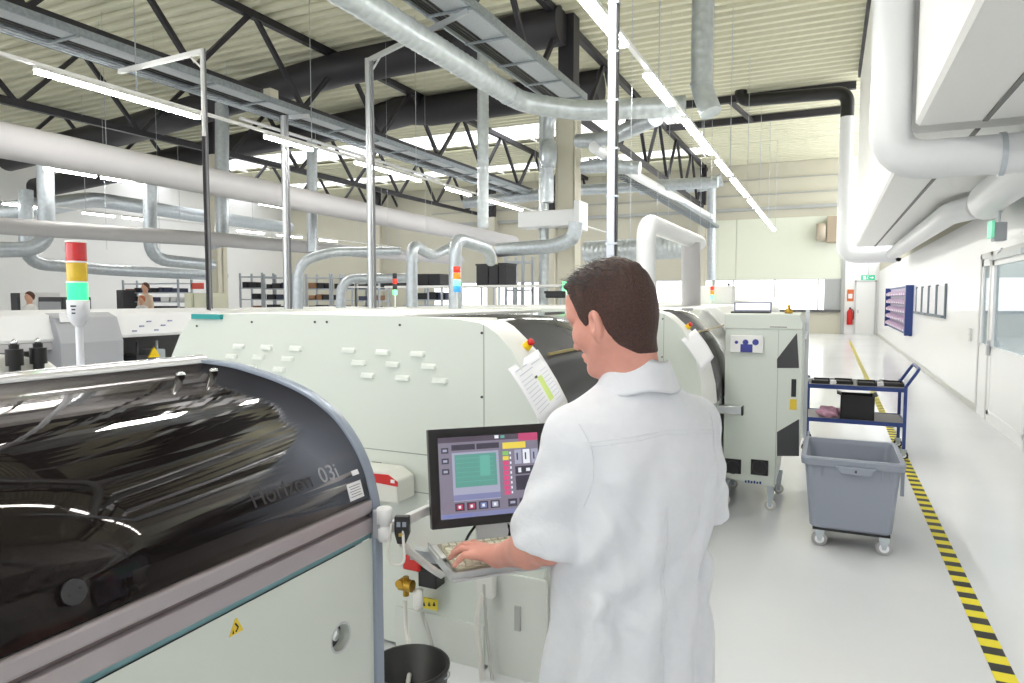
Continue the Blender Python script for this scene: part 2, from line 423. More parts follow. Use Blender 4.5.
# ---------------------------------------------------------------- roof steel
def truss(x, zb, label):
    t = thing('roof_truss', (x, 14, zb), label, 'truss', 'steel trusses under the roof')
    zt = ZR-.1
    MB().box(x-.08, x+.08, YF, YB, zt-.07, zt+.1).build('top_chord', dark_steel, t)
    MB().box(x-.07, x+.07, YF, YB, zb-.08, zb+.08).build('bottom_chord', dark_steel, t)
    y = 10.45-3.3*5; k = 0
    while y < YB-1.8:
        for a, b in (((y, zb), (y+1.6, zt)), ((y+1.75, zt), (y+3.3, zb))):
            if b[0] > 1: MB().bar((x, a[0], a[1]), (x, b[0], b[1]), .1, .1).build('diagonal_brace', dark_steel, t)
        y += 3.3
    return t
truss(-5.85, 6.25, 'dark steel roof truss running along the aisle over the white column')
truss(-12.2, 6.48, 'dark steel lattice truss, second one in from the aisle')
truss(-18.3, 6.48, 'dark steel lattice truss, third one in from the aisle')
truss(-24.6, 6.48, 'dark steel lattice truss nearest the far side wall')
t = MB().tube([(-27, 15, 6.7), (-20, 15, 7.1), (-15.6, 15, 7.52), (-12, 15, 7.8), (-5.7, 15, 7.9)], .43, 24)
tag(t.build('black_roof_duct', dark_steel), 'thick dark round duct crossing under the roof, nearer of the two', 'duct', 'dark roof ducts')
t = MB().tube([(-33, 19.5, 6.7), (-20, 19.5, 7.5), (-14.2, 19.5, 7.75), (-12.8, 19.5, 7.95), (-12, 19.5, 7.8), (-6.2, 19.5, 7.85)], [.45, .45, .45, .5, .47, .47], 24)
tag(t.build('black_roof_duct', dark_steel), 'dark bulging duct under the roof just before the skylights', 'duct', 'dark roof ducts')
for y in (23.6, 26.5):
    m = MB().box(-5.8, XO-.08, y-.09, y+.09, ZR-.24, ZR-.02)
    tag(m.build('roof_purlin', dark_steel), 'dark steel beam from the aisle truss to the overhang, %s the black bent duct' % ('above' if y < 25 else 'beyond'), 'steel beam', 'dark beams over the aisle')
# small struts hanging under the beam
MB_ = MB().bar((-3.1, 23.6, ZR-.2), (-2.7, 26.5, ZR-.2), .12)
tag(MB_.build('cross_brace', dark_steel), 'short dark brace between the two beams over the aisle', 'brace')

# ---------------------------------------------------------------- columns
def column(x, y, w, d, label, zt=6.3):
    c = thing('hall_column', (x, y, 0), label, 'column')
    MB().box(x-w/2, x-w/2+.04, y-d/2, y+d/2, 0, zt).box(x+w/2-.04, x+w/2, y-d/2, y+d/2, 0, zt).box(x-w/2, x+w/2, y-.02, y+.02, 0, zt).box(x-w/2+.05, x+w/2-.05, y-d/2-.01, y-d/2+.02, 0, zt).build('column_shaft', wall_cream, c, bevel=.004)
    MB().box(x-w/2+.06, x+w/2-.06, y-d/2, y+d/2, zt, ZR).build('column_head', dark_steel, c)
    return c
column(-5.72, 15.5, .5, .4, 'cream steel column beside the aisle with round ducts strapped to it')
column(-18.2, 16.3, .5, .4, 'cream column rising behind the red yellow and green signal tower')
column(-5.85, 35.2, .4, .3, 'pale column at the end wall beside the green gate')
column(-17.6, 35.2, .5, .3, 'cream column on the end wall behind the shelving')
column(-13.9, 35.2, .4, .3, 'cream column on the end wall behind the black crates')
column(-25.5, 35.2, .5, .3, 'cream column on the end wall, beside the shelf racks')

# ---------------------------------------------------------------- ducts
def spiral(pts, r, n=20, step=.14, bend=.35):
    pts = arc_path(pts, bend, 5); P = []; R = []
    for i in range(len(pts)-1):
        a, b = pts[i], pts[i+1]; L = (b-a).length; k = max(1, int(L/step))
        for j in range(k):
            for q, rr in ((0, r), (.35, r), (.5, r*1.035), (.65, r)):
                if k == 1 and q: continue
                P.append(a+(b-a)*((j+q)/k)); R.append(rr)
    P.append(pts[-1]); R.append(r)
    return MB().tube(P, R, n)
def duct(name, pts, r, mat, label, group=None, bend=.3, sp=False, n=20, collars=()):
    m = spiral(pts, r, n, bend=bend) if sp else MB().tube(arc_path(pts, bend, 7), r, n)
    o = m.build(name, mat); tag(o, label, 'duct', group)
    for (c, d) in collars:
        c = Vector(c); d = Vector(d).normalized()*.02
        MB().tube([c-d, c+d], r*1.08, n).build('duct_collar', galv, o)
    return o
duct('spiral_duct', [(-4.95, -3, 5.0), (-4.8, 10.75, 5.0), (-3.9, 11.2, 4.86), (-2.2, 11.4, 4.8)], .165, galv_rib, 'long galvanised spiral duct slanting over the hall to the vertical duct', sp=True, bend=.3, collars=[((-4.81, 10.2, 5.0), (0, 1, 0)), ((-3.3, 11.27, 4.84), (1, .07, 0))])
o = duct('spiral_duct', [(-1.95, 11.4, 8.2), (-1.95, 11.4, 5.05), (-1.78, 11.3, 4.62)], .17, galv_rib, 'vertical galvanised spiral duct dropping from the roof above the aisle lights', sp=True, bend=.2, collars=[((-1.95, 11.4, 5.1), (0, 0, 1))])
duct('spiral_duct', [at(483, 40, Y=12.5), at(483, 228, Y=12.5)], .115, galv_rib, 'slim vertical spiral duct hanging between the cable trays left of the column', sp=True)
# ducts around the aisle column
duct('strapped_duct', [(-6.22, 15.2, 6.6), (-6.22, 15.2, 0.2)], .12, galv_rib, 'plain galvanised riser duct strapped behind the aisle column', sp=True)
o = duct('valve_duct', [(-5.35, 14.6, 6.15), (-5.7, 14.7, 6.05), (-5.95, 14.8, 5.75), (-5.95, 14.8, 3.9)], .13, galv, 'short galvanised duct with a flanged valve in front of the aisle column', bend=.25)
MB().lathe((-5.95, 14.8, 5.0), [(.13, -.32), (.17, -.3), (.17, -.24), (.2, -.2), (.2, .2), (.17, .24), (.17, .3), (.13, .32)]).build('valve_flange', galv, o)
m = MB().box(-6.7, -5.2, 14.75, 15.3, 3.35, 3.72).box(-5.3, -5.15, 14.7, 15.3, 3.25, 3.9)
tag(m.build('junction_box', duct_white, bevel=.02), 'pale bracket box on the aisle column where the bent duct ends', 'box')
duct('bent_duct', [at(576, 222, Y=14.2), at(574, 238, Y=14.2), at(556, 246, Y=14.2), at(498, 250, Y=14.2)], .16, galv, 'galvanised duct bending away from the bracket box to the flanged elbow', bend=.5)
duct('elbow_duct', [at(455, 312, Y=8), at(455, 238, Y=8), at(489, 249, Y=9), at(491, 261, Y=9.4)], .085, galv, 'galvanised extraction pipe rising behind the blue and red signal light', bend=.22)
duct('elbow_duct', [at(412, 312, Y=9), at(412, 244, Y=9), at(432, 256, Y=10), at(458, 244, Y=11)], .085, galv, 'galvanised pipe with a wavy flexible elbow beside the black crates', bend=.22)
duct('machine_pipe', [at(298, 312, Y=9), at(298, 262, Y=9), at(330, 252, Y=9.4), at(398, 251, Y=11.4)], .085, galv, 'galvanised pipe rising and bending toward the flexible joint, leftmost of the pipes on the line', bend=.45)
duct('machine_pipe', [at(341, 312, Y=10), at(341, 279, Y=10), at(412, 278, Y=11.2)], .09, galv, 'low galvanised pipe bent flat over the machine tops', bend=.4)
duct('extract_pipe', [at(646, 312, Y=7.5), at(646, 222, Y=7.5), at(699, 243, Y=10.4)], .105, duct_white, 'thick white pipe rising behind the head of the person and running along the line', bend=.25)
duct('extract_pipe', [at(691, 312, Y=9.8), at(691, 243, Y=9.8)], .13, duct_grey, 'grey vertical pipe standing behind the white pipe by the person')
duct('flexible_duct', [at(585, 252, Y=20), at(688, 247, Y=20)], .32, galv_rib, 'ribbed flexible duct lying across behind the white bent pipes', sp=True)
duct('cross_duct', [at(580, 190, Y=21), at(718, 182, Y=21)], .17, galv, 'galvanised duct crossing behind the aisle truss near the end wall')
duct('cross_duct', [at(465, 203, Y=21), at(552, 193, Y=21)], .19, galv, 'galvanised duct crossing beside the aisle column')
duct('tee_duct', [at(640, 168, Y=14.5), at(600, 166, Y=14.5), at(582, 168, Y=14.5)], .14, galv, 'short galvanised duct stub right of the aisle column')
duct('branch_duct', [(-2.7, 11.5, 4.7), at(612, 137, Y=13), at(600, 140, Y=14.0), at(578, 141, Y=14.2)], .15, galv, 'galvanised branch duct leaving the spiral duct toward the aisle column', bend=.4)
duct('white_conduit', [at(594, 147, Y=13.6), at(640, 178, Y=18), at(712, 217, Y=33)], .12, duct_white, 'long white pipe running down the hall under the ladder tray', n=14)
duct('rising_duct', [at(712, 180, Y=33), at(712, 280, Y=33)], .19, galv, 'vertical galvanised duct beside the far pale column')
duct('rising_duct', [at(722, 180, Y=34), at(700, 186, Y=34), at(640, 189, Y=34)], .3, galv, 'short horizontal duct end above the far pale column')

# long white ducts over the left half of the hall
duct('supply_duct', [(-10.9, -4, 4.0), (-11.0, 6, 4.0), (-11.6, 19, 4.0), (-12, 26, 4.0)], .265, duct_grey, 'big smooth off-white supply duct sweeping across the upper left', n=28)
duct('supply_duct', [(-17.0, -2, 3.2), (-15.6, 9, 3.2), (-14.3, 13, 3.2), (-13.4, 24, 3.2)], .18, duct_grey, 'lower grey supply duct passing behind the red yellow and green signal tower')
G = 'galvanised drop ducts on the left side'
duct('drop_duct', [(-16, 9.67, 5.0), at(47, 249, X=-16), at(-20, 250, X=-16.5)], .17, galv, 'galvanised drop duct bending left above the red lamp of the signal tower', bend=.5)
duct('drop_duct', [at(150, 172, X=-15), at(150, 259, X=-15), at(212, 265, X=-15)], .15, galv, 'galvanised drop duct bending right behind the signal tower', bend=.5)
duct('drop_duct', [at(222, 104, X=-16), at(222, 240, X=-16), at(208, 244, X=-16)], .19, galv, 'wide galvanised drop duct against the cream column', bend=.4)
duct('drop_duct', [at(312, 140, X=-13), at(312, 252, X=-13)], .14, galv, 'galvanised drop duct between two service poles')
duct('drop_duct', [at(26, 190, X=-22), at(26, 263, X=-22), at(110, 270, X=-22), at(225, 276, X=-22)], .19, galv, 'long low duct bending behind the signal tower', bend=.6)
duct('wall_duct', [at(-20, 213, X=-24), at(50, 206, X=-24), at(94, 199, X=-27), at(200, 216, X=-27), at(290, 228, X=-27)], .3, galv, 'bent galvanised duct high along the far side wall', bend=1.0)
duct('pale_pipe', [at(240, 118, X=-12.6), at(440, 180, X=-12.6)], .04, duct_white, 'thin pale pipe under the second roof truss', n=10)

# aisle side ducts
duct('white_wall_duct', [(.455, 7.15, 8.25), (.455, 7.15, 2.93), (2.05, 7.15, 2.93)], .17, duct_white, 'thick white duct coming down the overhang and elbowing to the aisle wall', bend=.32, n=32, collars=[((.455, 7.15, 6.2), (0, 0, 1)), ((1.3, 7.15, 2.93), (1, 0, 0))])
c = at(848, 92, Y=23.0); zb = at(848, 117, Y=23.0).z
duct('black_bent_duct', [at(741, 83, Y=23.2), at(741, 101, Y=23.2), Vector((c.x, 23.0, c.z)), Vector((c.x, 23.0, zb))], .19, black_pl, 'black bent duct under the roof at the far end of the overhang', bend=.35)
duct('white_wall_duct', [Vector((c.x, 23.0, zb)), Vector((c.x, 23.0, at(848, 257, Y=23).z)), Vector((1.75, 23.0, at(848, 257, Y=23).z))], .19, duct_white, 'long white vertical duct below the black bend, elbowing at the corridor end', bend=.4)
duct('soffit_duct', [Vector((1.62, 22.6, 2.98)), Vector((1.62, 12.2, 2.98)), Vector((1.85, 11.5, 2.98))], .17, duct_white, 'white duct running under the soffit along the aisle wall', bend=.5, n=24)
duct('soffit_duct', [Vector((1.8, 10.6, 2.9)), Vector((1.7, 10.1, 2.9)), Vector((1.7, 7.45, 2.96))], .2, duct_white, 'thick white duct end close under the soffit above the aisle door', bend=.3, n=28)
# speaker/fan on the gate
f = thing('wall_fan_heater', (-.15, 35.6, 4.4), 'brown box fan heater high on the pale green gate beside the duct', 'fan')
MB().box(-.2, .38, 35.2, 35.9, 4.3, 5.5).build('heater_case', M('heater_brown', (168, 152, 132), .6), f, bevel=.02)
MB().lathe((-.45, 35.5, 4.8), [(0, -.2), (.4, -.2), (.42, 0), (.42, .2), (0, .22)], axis='x').build('fan_cowl', M('cowl', (190, 178, 160), .5), f)

# ---------------------------------------------------------------- light rows
def fixture(x, y0, y1, z, label, group, glow=lamp_glow, w=.09):
    o = thing('strip_light', (x, (y0+y1)/2, z), label, 'ceiling light', group)
    MB().prism([(x-w*.5, z+.01), (x-w*.35, z+.055), (x+w*.35, z+.055), (x+w*.5, z+.01)], 'y', y0, y1).build('light_housing', white_paint, o)
    MB().box(x-w*.45, x+w*.45, y0+.01, y1-.01, z-.035, z+.01).build('light_tube', glow, o, bevel=.01)
    return o
def rail(x, y0, y1, z, label):
    o = MB().box(x-.03, x+.03, y0, y1, z+.06, z+.1)
    o = o.build('light_rail', white_paint); tag(o, label, 'light rail', 'rails the strip lights hang from')
    y = y0+1.5; m = MB()
    while y < y1: MB().tube([(x, y, z+.1), (x, y, ZR)], .008, 6).build('suspension_wire', galv, o); y += 3.6
    return o
rail(-2.15, -3, 31, 4.5, 'thin white rail carrying the bright light row over the aisle')
for i, (a, b) in enumerate(((-1.6, 1.2), (2.0, 3.9), (4.7, 7.57), (8.66, 10.1), (11.07, 13.8), (14.6, 16.36), (16.97, 19.95), (20.7, 22.44), (23.1, 27.04), (27.8, 30.3))):
    lb = ['', '', 'brightest long strip light crossing the steel service pole at the top', 'short strip light just past the service pole in the aisle row', 'strip light in the aisle row next to the vertical spiral duct', 'short strip light after the spiral duct in the aisle row', 'long strip light halfway down the aisle row', 'small strip light further down the aisle row', 'second last strip light of the aisle row', 'farthest strip light of the aisle row, over the gate'][i]
    fixture(-2.15, a, b, 4.5, lb or 'strip light of the aisle row overhead, out of sight', 'aisle light row', w=.12)
rail(-8.95, -2, 30, 4.5, 'thin white rail of the light row across the upper left')
def yof(px, X, py=150): return at(px, py, X=X).y
names = ['long glowing strip light at the upper left ending at the service pole', 'strip light beside the vertical duct, second in the upper left row', 'strip light passing behind the white service pole, third in its row', 'strip light third from the end of the upper left row', 'small strip light close to the aisle column']
for (a, b), lb in zip(((38, 200), (265, 312), (355, 420), (446, 470), (488, 522)), names):
    fixture(-8.95, yof(a, -8.95), yof(b, -8.95), 4.5, lb, 'second light row')
rail(-15.4, 2, 30, 4.5, 'thin white rail of the light row below the big supply duct')
names = ['strip light under the big supply duct, left of the drop duct', 'strip light under the big supply duct left of the cream column', 'strip light right of the cream column under the supply duct', 'strip light between service poles under the supply duct', 'farthest visible strip light under the supply duct']
for (a, b), lb in zip(((43, 95), (100, 133), (258, 285), (322, 362), (380, 400)), names):
    fixture(-15.4, yof(a, -15.4), yof(b, -15.4), 4.5, lb, 'third light row')
rail(-22.3, 6, 33, 4.5, 'thin white rail of the light row by the far side wall')
names = ['far strip light at the left edge above the grey duct', 'far strip light over the signal tower', 'far strip light left of the cream column', 'far strip light right of the cream column', 'far strip light left of the wall corner', 'far strip light near the wall corner']
for (a, b), lb in zip(((0, 45), (80, 112), (120, 150), (235, 262), (275, 300), (318, 335)), names):
    fixture(-22.3, yof(a, -22.3), yof(b, -22.3), 4.5, lb, 'fourth light row')

# ---------------------------------------------------------------- cable trays
def tray(x0, x1, y0, y1, z, label, h=.1, solid=False, cab=True):
    o = thing('cable_tray', ((x0+x1)/2, (y0+y1)/2, z), label, 'cable tray', 'cable trays')
    MB().box(x0-.012, x0, y0, y1, z, z+h).box(x0, x0+.03, y0, y1, z, z+.012).build('side_rail', tray_mat, o)
    MB().box(x1, x1+.012, y0, y1, z, z+h).box(x1-.03, x1, y0, y1, z, z+.012).build('side_rail', tray_mat, o)
    m = MB(); y = y0
    while y < y1:
        m.box(x0, x1, y, y+.05, z-.02, z+.004); y += (1.1 if solid else .3)
        if solid: m.build('rung', tray_mat, o); m = MB()
    if not solid: m.build('ladder_rungs', tray_mat, o)  # rungs of an open ladder tray, merged into one mesh
    if solid: MB().box(x0+.3, x1, y0, y1, z+.004, z+.008).build('tray_floor', M('tray_sheet', (186, 192, 196), .45, metal=.4, noise=.12, nscale=40), o)
    if cab:
        for k in range(7 if solid else 4):
            pts = []; y = y0
            while y < y1: pts.append((x0+.04+k*(.04 if solid else .05)+random.uniform(-.015, .015), y, z+.055+.01*(k % 2))); y += 1.2
            MB().tube(pts, .016, 6).build('cable', black_pl if (k % 2 or solid) else M('cable_grey', (120, 120, 124), .6), o)
    return o
tray(-9.6, -9.0, -4, 22, 5.13, 'long cable ladder tray slanting across the upper left of the hall', solid=True)
tray(-5.05, -4.35, -4, 12.8, 5.5, 'wide perforated cable tray ending at the aisle column', solid=True, h=.12)
tray(-5.3, -4.75, 15.8, 33, 4.95, 'cable ladder tray hanging under the aisle truss')
tray(-14.2, -13.8, 4, 30, 4.55, 'slim cable tray just above the third light row')
for i, (x, z) in enumerate(((-9.67, 5.13), (-9.74, 5.12), (-5.3, 5.35), (-5.45, 5.35))):
    tag(MB().tube([(x, -3, z), (x, 11.5 if x > -8 else 22, z)], .018, 8).build('conduit_pipe', tray_mat), ['thin steel conduit beside the upper left cable tray', 'outermost thin conduit beside the upper left cable tray', 'thin steel conduit beside the wide perforated tray', 'outer thin conduit by the wide perforated tray'][i], 'conduit', 'thin conduits beside the trays')
m = MB().box(-9.25, -9.08, 9.4, 9.6, 5.24, 5.42); bx = m.build('tray_junction_box', M('box_beige', (205, 200, 184), .5), bevel=.01)
tag(bx, 'small beige junction box sitting on the upper left cable tray', 'junction box')
MB().tube(arc_path([(-9.25, 9.5, 5.36), (-9.45, 9.5, 5.5), (-9.5, 9.6, 5.2)], .1), .012, 8).build('cable', black_pl, bx)

# ---------------------------------------------------------------- service poles
def pole(x, y, z0, z1, r, label, arm=None, mat=None, square=False, group='service poles'):
    o = thing('service_pole', (x, y, z0), label, 'service pole', group)
    mt = mat or alu
    if square:
        w = r
        MB().box(x-w, x+w, y-w*.7, y+w*.7, z0, z1).build('pole_profile', mt, o, bevel=.004)
        m = MB().box(x+w, x+w+.012, y-.02, y+.02, z0, z1); m.build('cable', black_pl, o)
        for i in range(12): MB().box(x-w-.006, x+w+.02, y-w*.8, y+w*.8, z0+.2+i*.35, z0+.215+i*.35).build('cable_clip', galv, o)
    else:
        MB().tube([(x, y, z0), (x, y, z1)], r, 12).build('pole_tube', mt, o)
        MB().tube([(x+r*1.8, y, z0), (x+r*1.8, y, z1)], r*.4, 8).build('cable', M('cable_grey', (120, 120, 124), .6), o)
    if arm:
        MB().bar((x, y, z1-.03), arm, .05, .06).bar((x, y, z1-.25), Vector((x, y, z1-.03)).lerp(Vector(arm), .15), .02).build('pole_arm', mt, o)
    return o
pole(-7.42, 6.5, 1.5, 4.9, .028, 'thin white service pole with a long arm to the upper left cable tray', arm=(-9.3, 6.7, 4.93), mat=white_paint)
pole(-5.93, 8, 1.4, 5.03, .042, 'bright tubular service pole with an arm to the wide tray', arm=(-4.4, 8.1, 5.45))
pole(-9.36, 10, 1.4, 5.1, .055, 'service pole hanging from the end of the upper left tray', arm=(-8.9, 10.2, 5.1))
pole(-1.5, 5.0, 1.55, 5.6, .032, 'aluminium service profile standing right behind the head of the person', square=True, mat=M('profile_alu', (176, 180, 186), .3, metal=.85))
pole(at(208, 300, Y=6.2).x, 6.2, 1.5, 3.7, .02, 'dark thin rod next to the white service pole', mat=dark_steel)
for i, (px, y) in enumerate(((107, 11), (160, 12), (630, 9), (657, 16), (668, 16), (700, 12), (710, 14), (690, 20), (388, 14), (426, 16))):
    a = at(px, 250, Y=y)
    tag(MB().tube([(a.x, y, a.z), (a.x, y, ZR)], .004, 6).build('hanging_wire', galv), 'thin steel wire hanging from the roof', 'wire', 'thin wires hanging from the roof')
# ================================================================ foreground printer with the dark glossy hood
hood_black = bpy.data.materials.new('hood_black_gloss'); hood_black.use_nodes = True; nt = hood_black.node_tree; nt.nodes.clear()
_o = nt.nodes.new('ShaderNodeOutputMaterial'); _m = nt.nodes.new('ShaderNodeMixShader'); _d = nt.nodes.new('ShaderNodeBsdfDiffuse'); _g = nt.nodes.new('ShaderNodeBsdfGlossy'); _fr = nt.nodes.new('ShaderNodeFresnel'); _k = nt.nodes.new('ShaderNodeMath')
_d.inputs[0].default_value = (.012, .0095, .0095, 1); _g.inputs[0].default_value = (.9, .86, .84, 1); _g.inputs['Roughness'].default_value = .03; _fr.inputs[0].default_value = 1.42; _k.operation = 'MULTIPLY'; _k.inputs[1].default_value = .48
nt.links.new(_fr.outputs[0], _k.inputs[0]); nt.links.new(_k.outputs[0], _m.inputs[0]); nt.links.new(_d.outputs[0], _m.inputs[1]); nt.links.new(_g.outputs[0], _m.inputs[2]); nt.links.new(_m.outputs[0], _o.inputs[0])
trim_taupe = M('trim_taupe', (172, 164, 168), .35, metal=.3)
arch_blue = M('arch_blue_grey', (146, 156, 172), .35, metal=.2)
teal = M('teal_strip', (120, 160, 165), .45)
PX = [(-1.0, 1.215), (-1.006, 1.24), (-1.018, 1.28), (-1.048, 1.334), (-1.094, 1.388), (-1.142, 1.424), (-1.208, 1.457), (-1.292, 1.483), (-1.38, 1.502), (-1.46, 1.515), (-1.56, 1.522)]
def spl(P, k=6):
    Q = [P[0]]+list(P)+[P[-1]]; out = []
    for i in range(1, len(Q)-2):
        for j in range(k):
            t = j/k; a, b, c, d = Q[i-1], Q[i], Q[i+1], Q[i+2]
            out.append(tuple(.5*((2*b[m])+(-a[m]+c[m])*t+(2*a[m]-5*b[m]+4*c[m]-d[m])*t*t+(-a[m]+3*b[m]-3*c[m]+d[m])*t**3) for m in (0, 1)))
    return out+[P[-1]]
pr = thing('solder_printer', (-1.6, .3, 0), 'large machine with a black glossy curved hood and white lower panel in the near corner', 'machine')
Y0, Y1 = -1.1, 1.335
MB().sheet(spl(PX), Y0, Y1, -.012).build('glossy_hood', hood_black, pr, label='black glossy curved hood')
hood = [c for c in pr.children if c.name.startswith('glossy_hood')][0]
# silver tube painting the bright background's reflection on the crest; rear cover
MB().tube([(-1.585, Y0, 1.515), (-1.585, 1.36, 1.515)], .028, 16).build('crest_reflection', M('reflection_silver', (232, 232, 236), .18, metal=.6), pr, label='silver tube standing in for the bright reflection along the top edge')
MB().prism([(-1.61, 1.49), (-2.25, 1.3), (-2.25, .1), (-1.7, .1), (-1.61, 1.3)], 'y', Y0, 1.34).build('rear_cover', machine_pale, pr)
ap = [(-.985, 0.0), (-.985, 1.06), (-.99, 1.184), (-.999, 1.232), (-1.014, 1.282), (-1.044, 1.34), (-1.09, 1.395), (-1.14, 1.432), (-1.205, 1.466), (-1.29, 1.493), (-1.38, 1.512), (-1.46, 1.525), (-1.6, 1.533)]
MB().sheet(spl(ap, 4), 1.335, 1.365, -.02).build('end_arch', arch_blue, pr, bevel=.004, label='blue-grey arched end frame')
inn = [(a-.045 if i < 4 else a-.02, b-.02) for i, (a, b) in enumerate(ap)]
MB().prism(inn+[(-2.2, 1.3), (-2.2, 0)], 'y', 1.3, 1.345).build('end_plate', machine_grey, pr)
MB().box(-1.03, -.992, Y0, 1.335, 1.18, 1.213).build('hood_sill', trim_taupe, pr, bevel=.006)
MB().box(-1.05, -1.004, Y0, 1.335, 1.168, 1.182).build('sill_groove', M('groove_brown', (120, 108, 108), .5), pr)
MB().box(-1.03, -.99, Y0, 1.335, 1.132, 1.17).build('lower_sill', trim_taupe, pr, bevel=.004)
MB().box(-1.03, -1.0, Y0, 1.335, 1.118, 1.134).build('teal_trim', teal, pr, label='thin teal strip under the sill')
# lower panel with a round finger hole
hy, hz, hr = 1.212, .924, .03
m = MB(); x = -.995; n = 32; s = .05
ring = [(hy+hr*math.cos(2*PI*j/n), hz+hr*math.sin(2*PI*j/n)) for j in range(n)]
def sq(a):
    c, d = math.cos(a), math.sin(a); k = s/max(abs(c), abs(d)); return (hy+c*k, hz+d*k)
sqv = [sq(2*PI*j/n) for j in range(n)]
m.add([(x, a, b) for a, b in ring]+[(x, a, b) for a, b in sqv], [(j, (j+1) % n, n+(j+1) % n, n+j) for j in range(n)])
ya, yb_, za, zb_ = Y0, 1.335, .06, 1.118
for (p, q, r_, t) in ((ya, hy-s, za, zb_), (hy+s, yb_, za, zb_), (hy-s, hy+s, za, hz-s), (hy-s, hy+s, hz+s, zb_)):
    m.add([(x, p, r_), (x, q, r_), (x, q, t), (x, p, t)], [(0, 1, 2, 3)])
m.add([(x, a, b) for a, b in ring]+[(x-.03, a, b) for a, b in ring], [(j, (j+1) % n, n+(j+1) % n, n+j) for j in range(n)], True)
m.build('lower_panel', machine_white, pr)
MB().box(-1.7, -1.02, Y0, 1.3, .06, 1.16).build('machine_body', dark_pl, pr)
MB().lathe((-.9945, hy, hz), [(hr, .0), (hr+.004, .0015), (hr+.005, 0)], axis='x').build('hole_rim', alu, pr)
MB().cyl((-1.019, hy+.006, hz), (-1.012, hy+.006, hz), .014, 16).build('lock_barrel', chrome, pr)
# warning triangle sticker
wy, wz = .912, 1.083
w_ = MB().prism([(wy-.017, wz-.012), (wy+.017, wz-.012), (wy+.002, wz+.017), (wy-.002, wz+.017)], 'x', -.9948, -.9938).build('warning_sticker', M('sticker_yellow', (235, 205, 60), .5), pr)
MB().bar((-.9932, wy-.003, wz+.009), (-.9932, wy+.004, wz-.001), .0006, .003).bar((-.9932, wy+.004, wz-.001), (-.9932, wy-.002, wz-.008), .0006, .003).prism([(wy-.010, wz-.009), (wy-.006, wz-.009), (wy-.008, wz-.001)], 'x', -.9935, -.993).build('warning_mark', black_pl, w_)
# hood details: round cap, labels, lettering
def hood_pt(z):
    for (a, b), (c, d) in zip(PX, PX[1:]):
        if b <= z <= d: t = (z-b)/(d-b); return a+(c-a)*t, Vector((c-a, 0, d-b)).normalized()
cx, up = hood_pt(1.262)
nrm = Vector((up.z, 0, -up.x))
c0 = Vector((cx, .625, 1.262))
MB().cyl(c0-nrm*.002, c0+nrm*.004, .019, 28).build('round_cap', M('cap_black', (44, 42, 46), .3), pr)
cc = [c for c in pr.children if c.name.startswith('round_cap')][0]
MB().cyl(c0+nrm*.004+Vector((0, -.008, -.003)), c0+nrm*.005+Vector((0, -.008, -.003)), .002, 8).cyl(c0+nrm*.004+Vector((0, .009, .003)), c0+nrm*.005+Vector((0, .009, .003)), .002, 8).build('cap_pin', black_pl, cc)
cx, up = hood_pt(1.243); nrm = Vector((up.z, 0, -up.x))
lb = MB().obox(Vector((cx, 1.287, 1.245))+nrm*.0008, (0, 1, 0), up, nrm, .026, .02, .0006).build('rating_label', paper, pr)
q = MB()
for k in range(5): q.obox(Vector((cx, 1.287, 1.245))+nrm*.0016+up*(.012-k*.006), (0, 1, 0), up, nrm, .02-.003*(k % 2), .0009, .0002)
q.build('label_print', M('print_grey', (150, 150, 155), .7), lb)
cx2, up2 = hood_pt(1.283); n2 = Vector((up2.z, 0, -up2.x))
MB().obox(Vector((cx2, 1.303, 1.283))+n2*.0008, (0, 1, 0), up2, n2, .012, .006, .0006).build('small_label', paper, pr)
cx3, up3 = hood_pt(1.287); hn_ = Vector((up3.z, 0, -up3.x)); n3 = Vector((up3.z, 0, -up3.x))
text('03i', 'hood_number', .052, M('letter_grey', (150, 150, 155), .5), pr, Vector((hood_pt(1.285)[0], 1.185, 1.285))+hn_*.003, (0, 1, 0), up3)
text('Horizon', 'hood_lettering', .052, M('letter_faint', (58, 56, 60), .4), pr, Vector((hood_pt(1.285)[0], .985, 1.285))+hn_*.003, (0, 1, 0), up3)
# white latch bar seen on the hood
cx4, up4 = hood_pt(1.40); n4 = Vector((up4.z, 0, -up4.x))
# hinges near the crest
for y in (1.17, 1.27):
    MB().lathe((-1.44, y, 1.512), [(0, .008), (.006, .007), (.01, .004), (.011, 0)]).build('hinge_cap', chrome, pr)

# signal tower on the printer
def zt(py): return at(78, py, X=-1.63).z
tb = at(78, 300, X=-1.63)
st = thing('signal_tower', (tb.x, tb.y, 1.5), 'signal tower with red, yellow and lit green lamps beside the near black hood', 'signal light')
bx_, by_ = tb.x, tb.y
def lathe(prof, nm, mt, par, lab=None): return MB().lathe((bx_, by_, 0), prof, 28).build(nm, mt, par, label=lab)
MB().cyl((bx_, by_, 1.45), (bx_, by_, zt(322)), .0085, 14).lathe((bx_, by_, 1.45), [(0, .0), (.03, .0), (.03, .07), (.012, .078), (0, .08)]).build('tower_pole', M('tower_white', (226, 228, 234), .4), st)
lathe([(0, zt(326)), (.01, zt(326)), (.018, zt(322)), (.024, zt(316)), (.024, zt(300)), (0, zt(300))], 'tower_body', MATS['tower_white'], st)
def lampcol(n, c, e): return M(n, c, .15, emit=c, estr=e, coat=.5)
